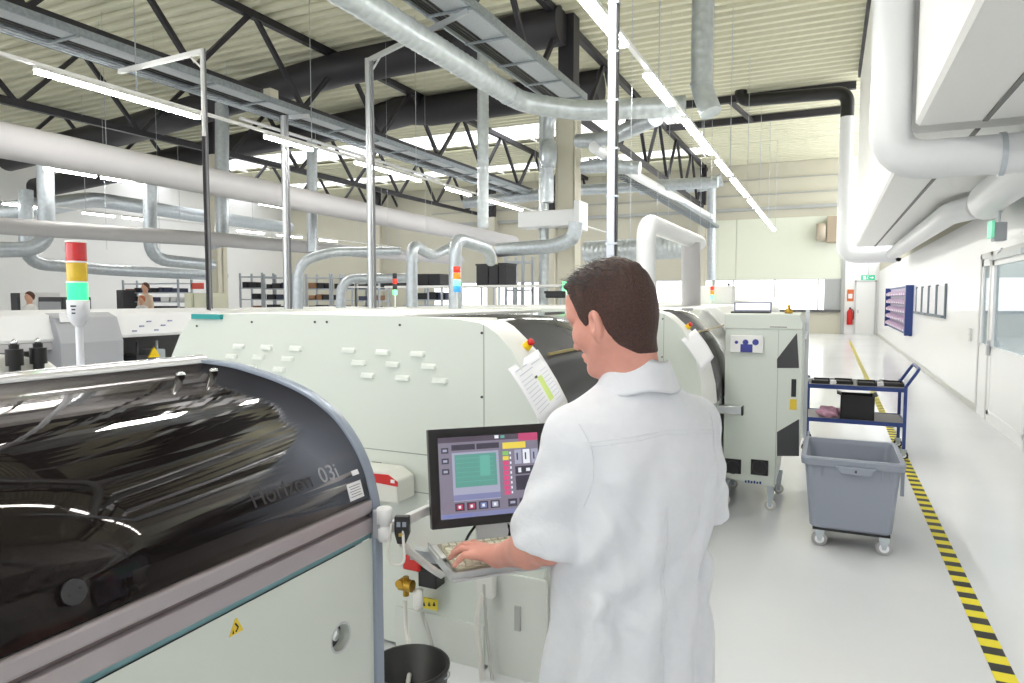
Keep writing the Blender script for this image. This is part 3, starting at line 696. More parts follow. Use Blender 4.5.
for nm, a, b, mt, lab in (('green_lamp', 301, 283, lampcol('lamp_green', (40, 225, 120), 1.5), 'lit green lamp'), ('yellow_lamp', 281.5, 263, lampcol('lamp_yellow', (214, 178, 0), .12), 'yellow lamp'), ('red_lamp', 261.5, 243, lampcol('lamp_red', (196, 8, 14), .12), 'red lamp')):
    p = []
    za_, zb__ = zt(a), zt(b); k = 9
    for i in range(k+1):
        z = za_+(zb__-za_)*i/k; p += [(.0222, z), (.0215, z+(zb__-za_)/k*.5)] if i < k else [(.0222, z)]
    lathe([(0, za_)]+p+[(0, zb__)], nm, mt, st, lab)
    lathe([(.0232, zb__), (.0232, zb__+.004), (.02, zb__+.0045)], 'lamp_ring', white_paint, st)
q = MB()
for k in range(3): q.obox((bx_+.0135, by_-.0205, zt(306+k*3.5)), (.83, .55, 0), (0, 0, 1), (.55, -.83, 0), .006-.002*(k > 0), .0016, .0004)
q.build('tower_print', black_pl, st)

# ================================================================ tall white printer behind (big flat end panel with louvres) and its twin
def white_machine():
    r = thing('white_machine', (-2.2, 3.5, 0), 'big white machine with a flat louvred end panel and grey curved window behind the monitor', 'machine', 'white machines with curved windows')
    Yp = 2.7
    inner = [(-1.1, .02), (-1.1, .9), (-1.115, 1.1), (-1.158, 1.259), (-1.182, 1.345), (-1.253, 1.469), (-1.321, 1.538), (-1.37, 1.57), (-1.411, 1.588), (-1.52, 1.602), (-1.7, 1.612), (-2.784, 1.618), (-3.18, 1.608), (-3.232, 1.58), (-3.317, 1.492), (-3.405, 1.347), (-3.43, 1.2), (-3.43, .02)]
    MB().prism(inner, 'y', Yp, Yp+.03).build('end_panel', machine_white, r)
    # seams
    sm = MB(); g = Yp-.0015
    xs = at(484, 400, Y=Yp).x
    sm.box(xs-.0015, xs+.0015, g, Yp+.001, .75, 1.58).box(-3.4, -1.13, g, Yp+.001, at(400, 452, Y=Yp).z-.002, at(400, 452, Y=Yp).z+.002).box(-3.3, -1.12, g, Yp+.001, .78, .784)
    sm.build('panel_seam', M('seam_pale', (150, 152, 150), .7), r)
    LV = [(239, 346), (267, 347), (296, 348), (232, 356), (259, 357), (288, 358.5), (251, 367), (279.5, 369), (349, 350), (383, 352), (418, 353.5), (359, 362.5), (393, 364), (429, 366), (368, 375), (403, 377.5), (440, 380)]
    lm = M('louvre_paint', (228, 233, 226), .4)
    for px, py in LV:
        p = at(px, py, Y=Yp); w = .04; h = .012
        MB().add([(p.x-w, Yp, p.z+h), (p.x+w, Yp, p.z+h), (p.x+w*1.05, Yp, p.z-h), (p.x-w*1.05, Yp, p.z-h), (p.x-w*.8, Yp-.014, p.z+h*.2), (p.x+w*.8, Yp-.014, p.z+h*.2), (p.x+w*.9, Yp-.016, p.z-h), (p.x-w*.9, Yp-.016, p.z-h)],
                 [(0, 1, 5, 4), (4, 5, 6, 7), (1, 2, 6, 5), (0, 4, 7, 3), (3, 7, 6, 2)]).build('louvre', lm, r)
    for px, py in ((315, 322), (327, 322), (400, 325), (482, 333), (482, 397), (197, 326), (252, 322)):
        p = at(px, py, Y=Yp); MB().cyl((p.x, Yp-.004, p.z), (p.x, Yp, p.z), .006, 12).build('panel_screw', dark_pl, r)
    # rounded white shoulder
    outer = [(-1.03, .9), (-1.045, 1.05), (-1.089, 1.23), (-1.139, 1.32), (-1.204, 1.416), (-1.286, 1.502), (-1.359, 1.566), (-1.401, 1.588), (-1.5, 1.604)]
    inn = [(-1.1, .9), (-1.115, 1.1), (-1.158, 1.259), (-1.182, 1.345), (-1.253, 1.469), (-1.321, 1.538), (-1.37, 1.57), (-1.411, 1.588), (-1.52, 1.602)]
    n = len(inn); v = [(a, Yp, b) for a, b in inn]+[((a+c)/2+.012, Yp+.06, (b+d)/2+.006) for (a, b), (c, d) in zip(inn, outer)]+[(a, Yp+.25, b) for a, b in outer]
    f = []
    for k in (0, 1):
        for i in range(n-1): f.append((k*n+i, k*n+i+1, (k+1)*n+i+1, (k+1)*n+i))
    MB().add(v, f, True).build('white_shoulder', machine_pale, r)
    YE = 4.5
    gm = M('window_grey_gloss', (70, 70, 72), .08, coat=.8, spec=.6)
    MB().sheet([(a-.006, b-.004) for a, b in outer]+[(-1.7, 1.606), (-1.95, 1.604)], Yp+.25, YE, -.008).build('curved_window', gm, r, label='grey glossy curved window')
    MB().box(-2.0, -1.45, Yp+.03, Yp+.26, 1.5, 1.606).prism([(-1.9, 1.618), (-3.18, 1.612), (-3.3, 1.5), (-3.4, 1.2), (-1.9, 1.2)], 'y', Yp+.03, YE+.1).build('top_cover', machine_pale, r, bevel=.006)
    MB().sheet([(a+.004, b+.004) for a, b in outer], YE, YE+.1, -.02).build('rear_shoulder', machine_pale, r)
    MB().box(-3.38, -1.06, Yp+.03, YE+.1, .1, .9).build('machine_body', machine_white, r, bevel=.01)
    MB().box(-1.075, -1.04, Yp+.26, YE, .86, .93).build('front_sill', alu, r)
    # inside rollers seen through the window edge: a grey bar along it
    MB().bar((-1.2, Yp+.3, 1.435), (-1.2, YE, 1.435), .01, .012).build('window_bar', M('brass_bar', (170, 150, 90), .3, metal=.7), r)
    # emergency stop
    c = Vector((-1.252, Yp+.14, 1.472)); nn = Vector((.72, -.3, .62)).normalized()
    e = MB().tube([c, c+nn*.02, c+nn*.036], [.021, .021, .018], 20).build('emergency_stop', yellow_pl, r, label='yellow emergency stop with red push button')
    MB().tube([c+nn*.036, c+nn*.044, c+nn*.054, c+nn*.056], [.011, .017, .017, .012], 20).build('push_button', red_pl, e)
    MB().cyl((-3.0, 3.4, .1), (-3.0, 3.4, 0), .03).cyl((-1.3, 3.0, .1), (-1.3, 3.0, 0), .03).cyl((-1.3, 4.3, .1), (-1.3, 4.3, 0), .03).cyl((-3.0, 4.3, .1), (-3.0, 4.3, 0), .03).build('levelling_foot', rubber, r)
    return r
wm = white_machine()
wm2 = dup(wm, delta=(.27, 2.42, 0), label='white machine with curved window further down the line, beyond the shoulder of the person')
# teal tag on the top rear corner
tg = MB().box(-3.2, -2.98, 2.68, 2.7, 1.585, 1.612).build('teal_tag', M('tag_teal', (20, 150, 150), .5), wm)
# hanging sheets of paper on the shoulder
def sheet_paper(corners, name, label, parent=None):
    a, b, c, d = [Vector(v) for v in corners]; m = MB(); N = 8
    v = []
    for j in range(N+1):
        for i in range(N+1):
            u, w = i/N, j/N; p = a.lerp(b, u).lerp(d.lerp(c, u), w); v.append(p+Vector((.6, -.7, .3))*(.012*math.sin(w*PI)+.004*math.sin(u*5+w*4)))
    m.add(v, [(j*(N+1)+i, j*(N+1)+i+1, (j+1)*(N+1)+i+1, (j+1)*(N+1)+i) for j in range(N) for i in range(N)], True)
    o = m.build(name, paper)
    s_ = o.modifiers.new('t', 'SOLIDIFY'); s_.thickness = .0008
    return o
ca = [at(508, 369, Y=2.665), at(538, 349, Y=2.82), at(565, 398, Y=2.78), at(541, 424, Y=2.655)]
pa = sheet_paper(ca, 'instruction_sheet', ''); tag(pa, 'white instruction sheet with green highlighted column taped to the machine shoulder', 'paper sheet')
q = MB(); A, B, C_, D_ = ca; off = Vector((.6, -.7, .3))*.016
def onp(u, w): return A.lerp(B, u).lerp(D_.lerp(C_, u), w)+Vector((.6, -.7, .3))*(.012*math.sin(w*PI)+.004*math.sin(u*5+w*4)+.0022)
def patch(mb, u0, u1, w0, w1):
    mb.add([onp(u0, w0), onp(u1, w0), onp(u1, w1), onp(u0, w1)], [(0, 1, 2, 3)])
patch(q, .55, .7, .4, .85); q.build('green_highlight', M('hl_green', (208, 228, 140), .8), pa)
q = MB()
patch(q, .12, .5, .1, .12); patch(q, .15, .6, .2, .215); patch(q, .6, .9, .15, .17)
for k in range(9): patch(q, .1, .5, .3+k*.07, .31+k*.07); patch(q, .72, .92, .34+k*.07, .35+k*.07)
q.build('printed_lines', M('print_blue', (196, 202, 214), .8), pa)
q = MB(); patch(q, .5, .58, .36, .4); q.build('printed_mark', dark_pl, pa)
ca2 = [v+Vector((.27, 2.42, 0)) for v in ca]
pa2 = sheet_paper(ca2, 'instruction_sheet', ''); tag(pa2, 'white sheet taped to the shoulder of the farther white machine', 'paper sheet')

# ---- pneumatics, cables and boxes on the lower front of the white machine
YL = 2.68
def bxp(px0, px1, py0, py1, y, d, nm, mt, par=None, bev=.004, lab=None):
    a = at(px0, py0, Y=y); b = at(px1, py1, Y=y)
    return MB().box(a.x, b.x, y, y+d, b.z, a.z).build(nm, mt, par, bevel=bev, label=lab)
dl = M('door_pale', (214, 218, 212), .45)
bxp(395, 484, 606, 760, 2.69, .02, 'lower_door', dl, wm)
dq = bxp(487, 546, 570, 760, 2.69, .02, 'lower_door', dl, wm)
bxp(514, 520, 606, 632, 2.68, .02, 'door_handle', M('recess_grey', (170, 172, 170), .5), dq, bev=.003)
bxp(370, 380, 462, 473, 2.685, .02, 'socket_plate', black_pl, wm)
# status box with the red stripe
pb = thing('feeder_unit', (-1.6, 2.55, .95), 'white box with a red stripe beside the blue-grey arch of the near machine', 'control box')
a = at(362, 476, Y=2.55)
top = at(392, 473, Y=2.55); bot = at(398, 508, Y=2.55)
MB().prism([(a.x-.15, bot.z), (bot.x, bot.z+.02), (bot.x, top.z-.035), (top.x-.03, top.z), (a.x-.15, top.z)], 'y', 2.55, 2.69).build('unit_case', M('case_cream', (222, 222, 214), .45), pb, bevel=.008)
MB().prism([(a.x-.1, top.z-.045), (bot.x+.001, top.z-.06), (bot.x+.001, top.z-.038), (top.x-.02, top.z-.01), (a.x-.1, top.z-.02)], 'y', 2.547, 2.55).build('red_stripe', red_pl, pb, label='red diagonal stripe')
MB().box(bot.x-.035, bot.x-.015, 2.544, 2.547, top.z-.045, top.z-.03).build('stripe_marking', paper, pb)
text('3', 'unit_number', .035, dark_pl, pb, at(374, 500, Y=2.545), (1, 0, 0), (0, 0, 1))
rg = thing('air_regulator', tuple(at(410, 570, Y=2.6)), 'red air valve with brass fitting and small filter glass on the machine front', 'air valve')
bxp(402, 419, 556, 573, 2.58, .1, 'red_valve_body', M('valve_red', (200, 40, 35), .4), rg, bev=.01)
bxp(418, 436, 566, 590, 2.6, .08, 'black_block', black_pl, rg)
p = at(406, 585, Y=2.58)
MB().cyl(p+Vector((-.03, 0, 0)), p+Vector((.035, 0, 0)), .028, 14).cyl(p+Vector((0, 0, .04)), p+Vector((0, 0, -.05)), .014, 12).cyl(p+Vector((-.02, -.03, .01)), p+Vector((-.02, .03, .01)), .02, 12).build('brass_fitting', M('brass', (176, 140, 60), .3, metal=1), rg)
p = at(418, 600, Y=2.6); MB().lathe(p, [(0, -.045), (.02, -.04), (.024, -.03), (.024, .045), (0, .05)]).build('filter_bowl', M('bowl_white', (232, 232, 228), .3), rg)
lb = bxp(421, 437, 597, 611, 2.675, .006, 'yellow_label', M('label_yellow', (236, 214, 70), .6), wm, bev=0)
q = MB()
for px in (424, 429, 434):
    p = at(px, 604, Y=2.674); q.prism([(p.x-.008, p.z-.01), (p.x+.008, p.z-.01), (p.x, p.z+.012)], 'y', 2.6735, 2.675)
q.build('label_symbol', black_pl, lb)
def hose(pts, r, mt, label, cat='hose', nm='air_hose', grp=None):
    o = MB().tube(arc_path(pts, .12, 8), r, 10).build(nm, mt); tag(o, label, cat, grp); return o
hw = M('hose_white', (224, 222, 216), .4)
hose([at(405, 600, Y=2.56), at(406, 630, Y=2.55), at(412, 660, Y=2.3), Vector((-1.36, 2.02, .28))], .009, hw, 'clear air hose hanging from the brass fitting into the bucket')
hose([at(422, 612, Y=2.62), at(434, 650, Y=2.6), at(440, 720, Y=2.62)], .009, M('hose_grey', (190, 190, 186), .5), 'pale hose hanging right of the small filter glass')
hose([at(482, 594, Y=2.62), at(476, 622, Y=2.6), at(483, 683, Y=2.62), at(484, 760, Y=2.66)], .013, hw, 'white cable dropping from the plug under the keyboard', 'cable', 'power_cable')
hose([at(484, 584, Y=2.62), at(487, 640, Y=2.63), at(500, 740, Y=2.64)], .007, M('hose_grey', (190, 190, 186), .5), 'thin grey cable beside the white one under the keyboard', 'cable', 'power_cable')
b = bxp(476, 492, 570, 600, 2.62, .05, 'power_plug', M('plug_white', (225, 225, 220), .4)); tag(b, 'white plug housing on the machine front under the keyboard', 'plug')
# bucket
bk = thing('black_bucket', (-1.36, 2.04, 0), 'black round bucket on the floor between the two machines', 'bucket')
MB().lathe((-1.36, 2.04, 0), [(0, .005), (.115, .005), (.14, .35), (.147, .352), (.147, .362), (.136, .362), (.112, .02), (0, .018)], 36).build('bucket_shell', M('bucket_black', (24, 24, 26), .45), bk)
MB().tube([(-1.36+.147*math.cos(a_), 2.04+.147*math.sin(a_), .34-.05*abs(math.sin(a_))) for a_ in [PI*i/14 for i in range(15)]], .003, 6).build('bucket_handle', galv, bk)

# ================================================================ monitor, keyboard tray, scanner
TL = Vector((-1.004, 1.607, 1.334)); mx = Vector((.742, .67, 0)).normalized(); upm = Vector((-.046, .03, .262)).normalized()
upm = (upm-mx*upm.dot(mx)).normalized(); nm_ = mx.cross(upm)
MW, MH = .350, .272
C0 = TL+mx*MW/2-upm*MH/2
def Wm(a, b, c=0): return C0+mx*a+upm*b+nm_*c
mo = thing('monitor', tuple(Wm(0, -MH/2)), 'black flat monitor showing a dark control screen with a green window', 'monitor')
m = MB(); w2, h2 = MW/2, MH/2; iw, ih = w2-.027, h2-.024
fr_ = [(-w2, -h2), (w2, -h2), (w2, h2), (-w2, h2)]; fi = [(-iw, -ih), (iw, -ih), (iw, ih), (-iw, ih)]
v = [Wm(a, b, 0) for a, b in fr_]+[Wm(a, b, -.003) for a, b in fi]+[Wm(a, b, -.03) for a, b in fr_]+[Wm(a*.75, b*.75, -.055) for a, b in fr_]+[Wm(a, b, -.008) for a, b in fi]
f = []
for i in range(4):
    j = (i+1) % 4; f += [(i, j, 4+j, 4+i), (i, 8+i, 8+j, j), (8+i, 12+i, 12+j, 8+j), (4+i, 4+j, 16+j, 16+i)]
f += [(12, 13, 14, 15), (16, 17, 18, 19)]
m.add(v, f); m.build('monitor_case', M('monitor_black', (26, 24, 26), .4), mo, bevel=.002)
def scr(n, c, e=.85): return M('ui_'+n, (8, 8, 8), .25, emit=c, estr=e, coat=.4)
ui = [scr('bg', (116, 110, 126)), scr('head', (70, 60, 74)), scr('mag', (176, 62, 104)), scr('dark', (52, 48, 62)), scr('yel', (214, 192, 70)), scr('lil', (150, 152, 172)), scr('grn', (84, 140, 130)), scr('grn2', (92, 160, 146)), scr('pnk', (196, 70, 116)), scr('wht', (214, 218, 226)), scr('bar', (116, 120, 156)), scr('red', (160, 52, 84)), scr('blu', (104, 116, 168)), scr('lim', (120, 180, 90))]
m = MB(); depth = [0]
def ur(u0, u1, v0, v1, k):
    depth[0] += 1; z = -.0075+depth[0]*.00003
    a0, a1 = -iw+2*iw*u0, -iw+2*iw*u1; b0, b1 = ih-2*ih*v0, ih-2*ih*v1
    m.mat(k).add([Wm(a0, b1, z), Wm(a1, b1, z), Wm(a1, b0, z), Wm(a0, b0, z)], [(0, 1, 2, 3)])
ur(0, 1, 0, 1, 0); ur(0, 1, 0, .07, 1); ur(.8, 1, 0, .1, 2); ur(.56, .6, .01, .05, 9); ur(.62, .66, .015, .05, 7)
ur(.13, .36, .1, .17, 3); ur(.375, .6, .1, .17, 3); ur(.635, .87, .11, .19, 4)
for k in range(3): ur(.03, .1, .13+k*.13, .2+k*.13, 3); ur(.045, .085, .15+k*.13, .18+k*.13, 5)
ur(.13, .59, .2, .8, 5); ur(.155, .565, .225, .63, 6); ur(.4, .5, .25, .5, 7)
for k in range(6): ur(.17, .54, .27+k*.058, .276+k*.058, 7)
ur(.13, .59, .72, .79, 10)
for k in range(9): ur(.63, .69, .22+k*.062, .27+k*.062, 13 if k == 0 else (4 if k == 1 else 8)); ur(.7, .715, .23+k*.062, .26+k*.062, 9)
for i in range(3): ur(.75+i*.085, .82+i*.085, .21, .39, 5 if i != 1 else 9); ur(.77+i*.085, .785+i*.085, .25, .34, 3)
ur(.75, .99, .42, .52, 3); ur(.78, .81, .44, .5, 9); ur(.86, .9, .45, .49, 9); ur(.75, .99, .54, .72, 3)
for i, k in enumerate((11, 11, 12, 5)): ur(.14+i*.115, .23+i*.115, .82, .915, 3); ur(.155+i*.115, .215+i*.115, .835, .9, k); ur(.172+i*.115, .196+i*.115, .85, .885, 9)
for i in range(3): ur(.66+i*.115, .75+i*.115, .82, .915, 3); ur(.68+i*.115, .73+i*.115, .85, .88, 5)
ur(0, 1, .94, 1, 10); ur(.02, .3, .955, .985, 12)
m.build('screen', ui, mo, label='lit control screen with green window and red bars')
# neck and foot
MB().obox(Wm(0, -h2-.012, -.03), mx, upm, nm_, .045, .03, .012).obox(Wm(0, -h2-.05, -.05), mx, (0, 0, 1), nm_, .035, .018, .012).build('monitor_neck', alu, mo)
MB().tube(arc_path([Wm(-.03, -h2+.01, -.04), Wm(-.07, -h2-.03, -.03), Wm(-.09, -h2-.06, -.01), Wm(-.085, -h2-.085, .0)], .03), .004, 8).build('monitor_cable', black_pl, mo)
MB().tube(arc_path([Wm(.03, -h2+.01, -.04), Wm(.06, -h2-.02, -.035), Wm(.045, -h2-.05, -.02)], .02), .004, 8).build('monitor_cable', black_pl, mo)

kx = Vector((.68, .73, 0)).normalized(); ky = Vector((-kx.y, kx.x, 0)); K0 = Vector((-.836, 1.466, 1.0))
def Wk(a, b, c=0): return K0+kx*a+ky*b+Vector((0, 0, c))
tr = thing('keyboard_tray', tuple(Wk(.22, .1)), 'steel tray on an arm holding the keyboard below the monitor', 'keyboard tray')
m = MB().obox(Wk(.22, .1, -.004), kx, ky, (0, 0, 1), .235, .125, .003).obox(Wk(.22, -.014, .004), kx, ky, (0, 0, 1), .235, .002, .011).obox(Wk(-.014, .1, .004), kx, ky, (0, 0, 1), .002, .115, .013)
m.build('tray_plate', M('tray_plate', (196, 198, 200), .35, metal=.4), tr, bevel=.001)
MB().obox(Wk(-.006, .15, .01), kx, ky, (0, 0, 1), .012, .05, .004).build('tray_clip', white_paint, tr, bevel=.003)
MB().obox(Wk(.22, .2, .025), kx, ky, (0, 0, 1), .06, .02, .03).bar(Wk(.1, .1, -.02), Wk(-.05, .25, -.02), .03, .03).build('tray_bracket', alu, tr)
kb = thing('keyboard', tuple(Wk(.2, .09)), 'cream keyboard on the steel tray under the monitor', 'keyboard')
cream = M('keyboard_cream', (186, 180, 158), .5); cream2 = M('keycap_cream', (238, 234, 214), .5)
MB().obox(Wk(.21, .1, .008), kx, ky, (0, 0, 1), .205, .096, .008).build('keyboard_case', cream, kb, bevel=.004)
m = MB()
for r_ in range(6):
    n = 19
    for c_ in range(n):
        if r_ == 0 and 4 < c_ < 12: continue
        x0 = .02+c_*.0202; y0 = .022+r_*.0265+(.006 if r_ == 5 else 0)
        m.obox(Wk(x0, y0, .0195), kx, ky, (0, 0, 1), .0082, .0105, .0045)
m.obox(Wk(.02+8*.0202, .022, .0195), kx, ky, (0, 0, 1), .066, .0105, .0045)
m.build('keycaps', cream2, kb, bevel=.0015)
# arm from the printer arch to the monitor
ar = thing('swivel_mount', (-.95, 1.43, 1.05), 'white swivel arm clamped to the blue-grey arch of the near machine', 'swivel arm')
ac = Vector((-.962, 1.34, 1.16))
MB().lathe(ac, [(0, -.045), (.017, -.045), (.017, -.014), (.014, -.012), (.014, -.004), (.019, -.002), (.019, .032), (.017, .035), (0, .035)]).build('swivel_joint', M('joint_white', (226, 226, 226), .35), ar)
MB().box(-.988, -.965, 1.325, 1.355, 1.12, 1.19).build('arm_clamp', machine_grey, ar, bevel=.004)
MB().bar(ac+Vector((0, .01, -.02)), (-1.035, 1.68, 1.09), .018, .026).bar((-1.035, 1.68, 1.09), Wm(0, -.06, -.08), .018, .026).cyl((-1.035, 1.68, 1.07), (-1.035, 1.68, 1.11), .016, 16).obox(Wm(0, -.02, -.075), mx, upm, nm_, .05, .12, .012).build('arm_bar', M('joint_white', (226, 226, 226), .35), ar, bevel=.003)
# handheld unit and coil
hs = thing('handheld_pendant', (-.89, 1.42, 1.05), 'small black handheld control unit hanging on the swivel arm', 'hand control')
hc = at(402, 529, Y=1.37); hc = Vector(hc); hx = Vector((.9, .43, 0)).normalized(); hn = Vector((.43, -.9, .1)).normalized(); hz_ = hx.cross(hn)*-1
hz_ = Vector((0.03, 0, 1)).normalized()
MB().add([hc+hx*a+hz_*b+hn*c for a, b, c in ((-.018, .034, -.012), (.018, .034, -.012), (.02, -.01, -.012), (.01, -.036, -.01), (-.01, -.036, -.01), (-.017, -.01, -.012), (-.018, .034, .012), (.018, .034, .012), (.02, -.01, .012), (.01, -.036, .01), (-.01, -.036, .01), (-.017, -.01, .012))],
         [(0, 1, 2, 3, 4, 5), (6, 7, 8, 9, 10, 11)]+[(i, (i+1) % 6, 6+(i+1) % 6, 6+i) for i in range(6)]).build('pendant_case', black_pl, hs, bevel=.003)
for i in (-1, 1): MB().obox(hc+hx*.007*i+hz_*.014+hn*.0125, hx, hz_, hn, .0045, .006, .001).build('pendant_button', grey_pl, hs)
MB().obox(hc+hz_*-.012+hn*.0125, hx, hz_, hn, .006, .004, .001).build('pendant_label', M('label_gold', (180, 150, 60), .5), hs)
cs = hc+hz_*-.036; ce = Wk(-.02, .05, -.015); pts = []; N = 30*9
mid = (cs+ce)/2+Vector((0, 0, -.012))
for i in range(N+1):
    t = i/N; p = cs*(1-t)**2+mid*2*t*(1-t)+ce*t*t; a_ = t*30*2*PI
    d = (ce-cs).normalized(); e1 = d.cross(Vector((0, 0, 1))).normalized(); e2 = d.cross(e1)
    pts.append(p+(e1*math.cos(a_)+e2*math.sin(a_))*.007)
MB().tube(pts, .0026, 6).build('coiled_cable', M('coil_white', (214, 212, 208), .4), hs, label='pale coiled cable')
o = MB().tube(arc_path([ac+Vector((.02, 0, .0)), ac+Vector((.012, -.01, -.07)), ac+Vector((.02, 0, -.105)), ac+Vector((.05, .01, -.1)), hc+hz_*.03], .04, 6), .0035, 8).build('looped_cable', hw)
tag(o, 'thin white cable looping below the swivel joint', 'cable')

# ================================================================ tall cabinet module on casters
YC = 5.7
cb = thing('loader_cabinet', (-.48, 6.0, 0), 'tall white cabinet on casters with dark corner plates and a small display', 'cabinet')
def cp(px, py): p = at(px, py, Y=YC); return (p.x, p.z)
L_, R_ = -.752, -.18
cy2 = 6.5
MB().prism([(L_, .24), (-.36, .2), (-.34, .46), (R_-.01, .5), (R_, .56), (R_, 1.46), (L_, 1.46)], 'y', YC, cy2).build('cabinet_body', machine_white, cb, bevel=.006)
MB().prism([(L_-.01, 1.455), (R_-.005, 1.455), (R_+.005, 1.5), (R_-.03, 1.575), (L_-.01, 1.575)], 'y', YC-.012, cy2).build('cabinet_top', machine_white, cb, bevel=.008)
MB().prism([cp(777, 359), cp(797, 333), cp(799, 368), cp(777, 368)], 'y', YC-.004, YC+.01).build('corner_plate', dark_pl, cb, label='dark grey corner plate')
MB().prism([cp(777, 432), cp(799, 419), cp(799, 456), cp(777, 456)], 'y', YC-.004, YC+.01).build('corner_plate', dark_pl, cb, label='dark grey corner plate')
def cbox(px0, px1, py0, py1, nm, mt, d=.004, par=None, bev=.002, lab=None):
    a = cp(px0, py0); b = cp(px1, py1); return MB().box(a[0], b[0], YC-d, YC+.004, b[1], a[1]).build(nm, mt, par or cb, bevel=bev, label=lab)
cbox(791.5, 796, 379, 397, 'slot', black_pl)
cbox(790, 796.5, 399, 410, 'yellow_sticker', M('sticker_yellow', (235, 205, 60), .5), lab='yellow sticker')
xs_ = cp(777, 400)[0]; MB().box(xs_-.0015, xs_+.0015, YC-.001, YC+.004, .22, 1.45).build('panel_seam', M('seam_pale', (150, 152, 150), .7), cb)
cbox(725, 741, 458, 474, 'fan_grille', black_pl, d=.008); cbox(751, 768, 459, 476, 'fan_grille', black_pl, d=.008)
for px in (733, 759.5):
    a = cp(px, 467); MB().lathe((a[0], YC-.009, a[1]), [(.05, 0), (.052, -.003), (.055, 0)], axis='y').build('fan_ring', dark_pl, cb)
a = cp(754, 482); q = MB()
for k in range(6): q.box(a[0]-.07+k*.022, a[0]-.055+k*.022, YC-.002, YC, a[1]-.012, a[1]+.006+.004*(k % 2))
q.build('blue_print', blue_steel, cb)
cbox(770, 787, 326.5, 327.5, 'top_slot', dark_pl, d=.013, bev=0)
a = cp(731, 335); b = cp(763, 353)
ds = MB().prism([(a[0], b[1]), (b[0], b[1]), (b[0], a[1]), (a[0], a[1])], 'y', YC-.035, YC).build('display_box', white_paint, cb, bevel=.005, label='small white display box with blue picture')
q = MB()
for k, (px, r_) in enumerate(((737, .013), (746, .022), (756, .024))):
    c_ = cp(px, 342); q.cyl((c_[0], YC-.0375, c_[1]), (c_[0], YC-.035, c_[1]), r_, 20)
q.box(cp(741, 345)[0], cp(753, 345)[0], YC-.0375, YC-.035, cp(747, 352)[1], cp(747, 344)[1]); q.build('blue_logo', M('blue_print', (60, 66, 150), .5), ds)
a = at(724, 405, Y=5.55); b = at(742, 414, Y=5.55)
MB().box(a.x-.25, b.x, 5.5, 5.56, b.z, a.z).build('conveyor_bar', alu, cb, bevel=.004); MB().box(b.x, b.x+.012, 5.495, 5.565, b.z-.004, a.z+.004).build('bar_cap', black_pl, cb)
MB().box(R_+.001, R_+.02, YC+.1, YC+.6, 1.38, 1.42).box(R_, R_+.03, 6.3, 6.34, .5, 1.6).build('side_rail', alu, cb)
def caster(x, y, par, r=.036, top=.2, mt=None):
    c_ = MB().box(x-.03, x+.03, y-.02, y+.025, top-.02, top).prism([(x-.03, top-.02), (x+.03, top-.02), (x+.01, r*.8), (x-.01, r*.8)], 'y', y-.02, y-.016).prism([(x-.03, top-.02), (x+.03, top-.02), (x+.01, r*.8), (x-.01, r*.8)], 'y', y+.024, y+.028).build('caster', galv, par)
    MB().lathe((x, y+.004, r), [(.0, -.016), (r*.85, -.016), (r, -.012), (r, .012), (r*.85, .016), (0, .016)], 24, axis='y').build('caster_wheel', mt or rubber, c_)
    MB().cyl((x, y-.018, r), (x, y+.024, r), r*.6, 16).build('wheel_hub', paper, c_)
for x, y in ((-.39, 5.76), (-.36, 6.3), (-.74, 5.76), (-.74, 6.3)): caster(x, y, cb, .042, .21, M('wheel_cream', (214, 212, 204), .5))
# laptop with a white display standing on the cabinet, small devices on its top
lp = thing('laptop', (-.6, 6.0, 1.575), 'small open laptop with a bright screen standing on the white cabinet', 'laptop')
MB().box(-.74, -.44, 5.9, 6.12, 1.575, 1.59).build('laptop_base', dark_pl, lp)
MB().box(-.74, -.44, 6.12, 6.13, 1.59, 1.665).build('laptop_lid', M('lid_dark', (90, 100, 130), .4), lp)
MB().box(-.73, -.45, 6.118, 6.12, 1.597, 1.658).build('laptop_screen', M('screen_white', (20, 20, 20), .3, emit=(236, 240, 246), estr=.9), lp)
y_ = MB().lathe((-.3, 6.0, 1.575), [(0, 0), (.03, 0), (.032, .03), (.012, .04), (.01, .07), (0, .072)]); tag(y_.build('brass_cup', M('brass', (176, 140, 60), .3, metal=1)), 'small brass cup on the far corner of the white cabinet top', 'cup')

# ================================================================ wheeled bin
BX0, BX1, BY0, BY1 = -.145, .475, 4.98, 5.72
bn = thing('wheeled_bin', (.165, 5.35, 0), 'grey plastic wheeled bin standing empty on the floor before the blue cart', 'bin')
n = 1
def rr(x0, x1, y0, y1, z, r=.04, k=4):
    o = []
    for cx_, cy_, a0 in ((x1-r, y1-r, 0), (x0+r, y1-r, PI/2), (x0+r, y0+r, PI), (x1-r, y0+r, 1.5*PI)):
        for i in range(k+1): a_ = a0+PI/2*i/k; o.append((cx_+r*math.cos(a_), cy_+r*math.sin(a_), z))
    return o
lay = [rr(BX0+.075, BX1-.075, BY0+.06, BY1-.06, .135), rr(BX0+.06, BX1-.06, BY0+.045, BY1-.045, .15), rr(BX0+.03, BX1-.03, BY0+.022, BY1-.022, .5), rr(BX0+.022, BX1-.022, BY0+.016, BY1-.016, .575),
       rr(BX0, BX1, BY0, BY1, .578), rr(BX0-.005, BX1+.005, BY0-.005, BY1+.005, .62), rr(BX0, BX1, BY0, BY1, .632), rr(BX0+.03, BX1-.03, BY0+.03, BY1-.03, .632), rr(BX0+.036, BX1-.036, BY0+.036, BY1-.036, .6), rr(BX0+.08, BX1-.08, BY0+.065, BY1-.065, .16)]
m = MB(); k = len(lay[0]); v = [p for l in lay for p in l]
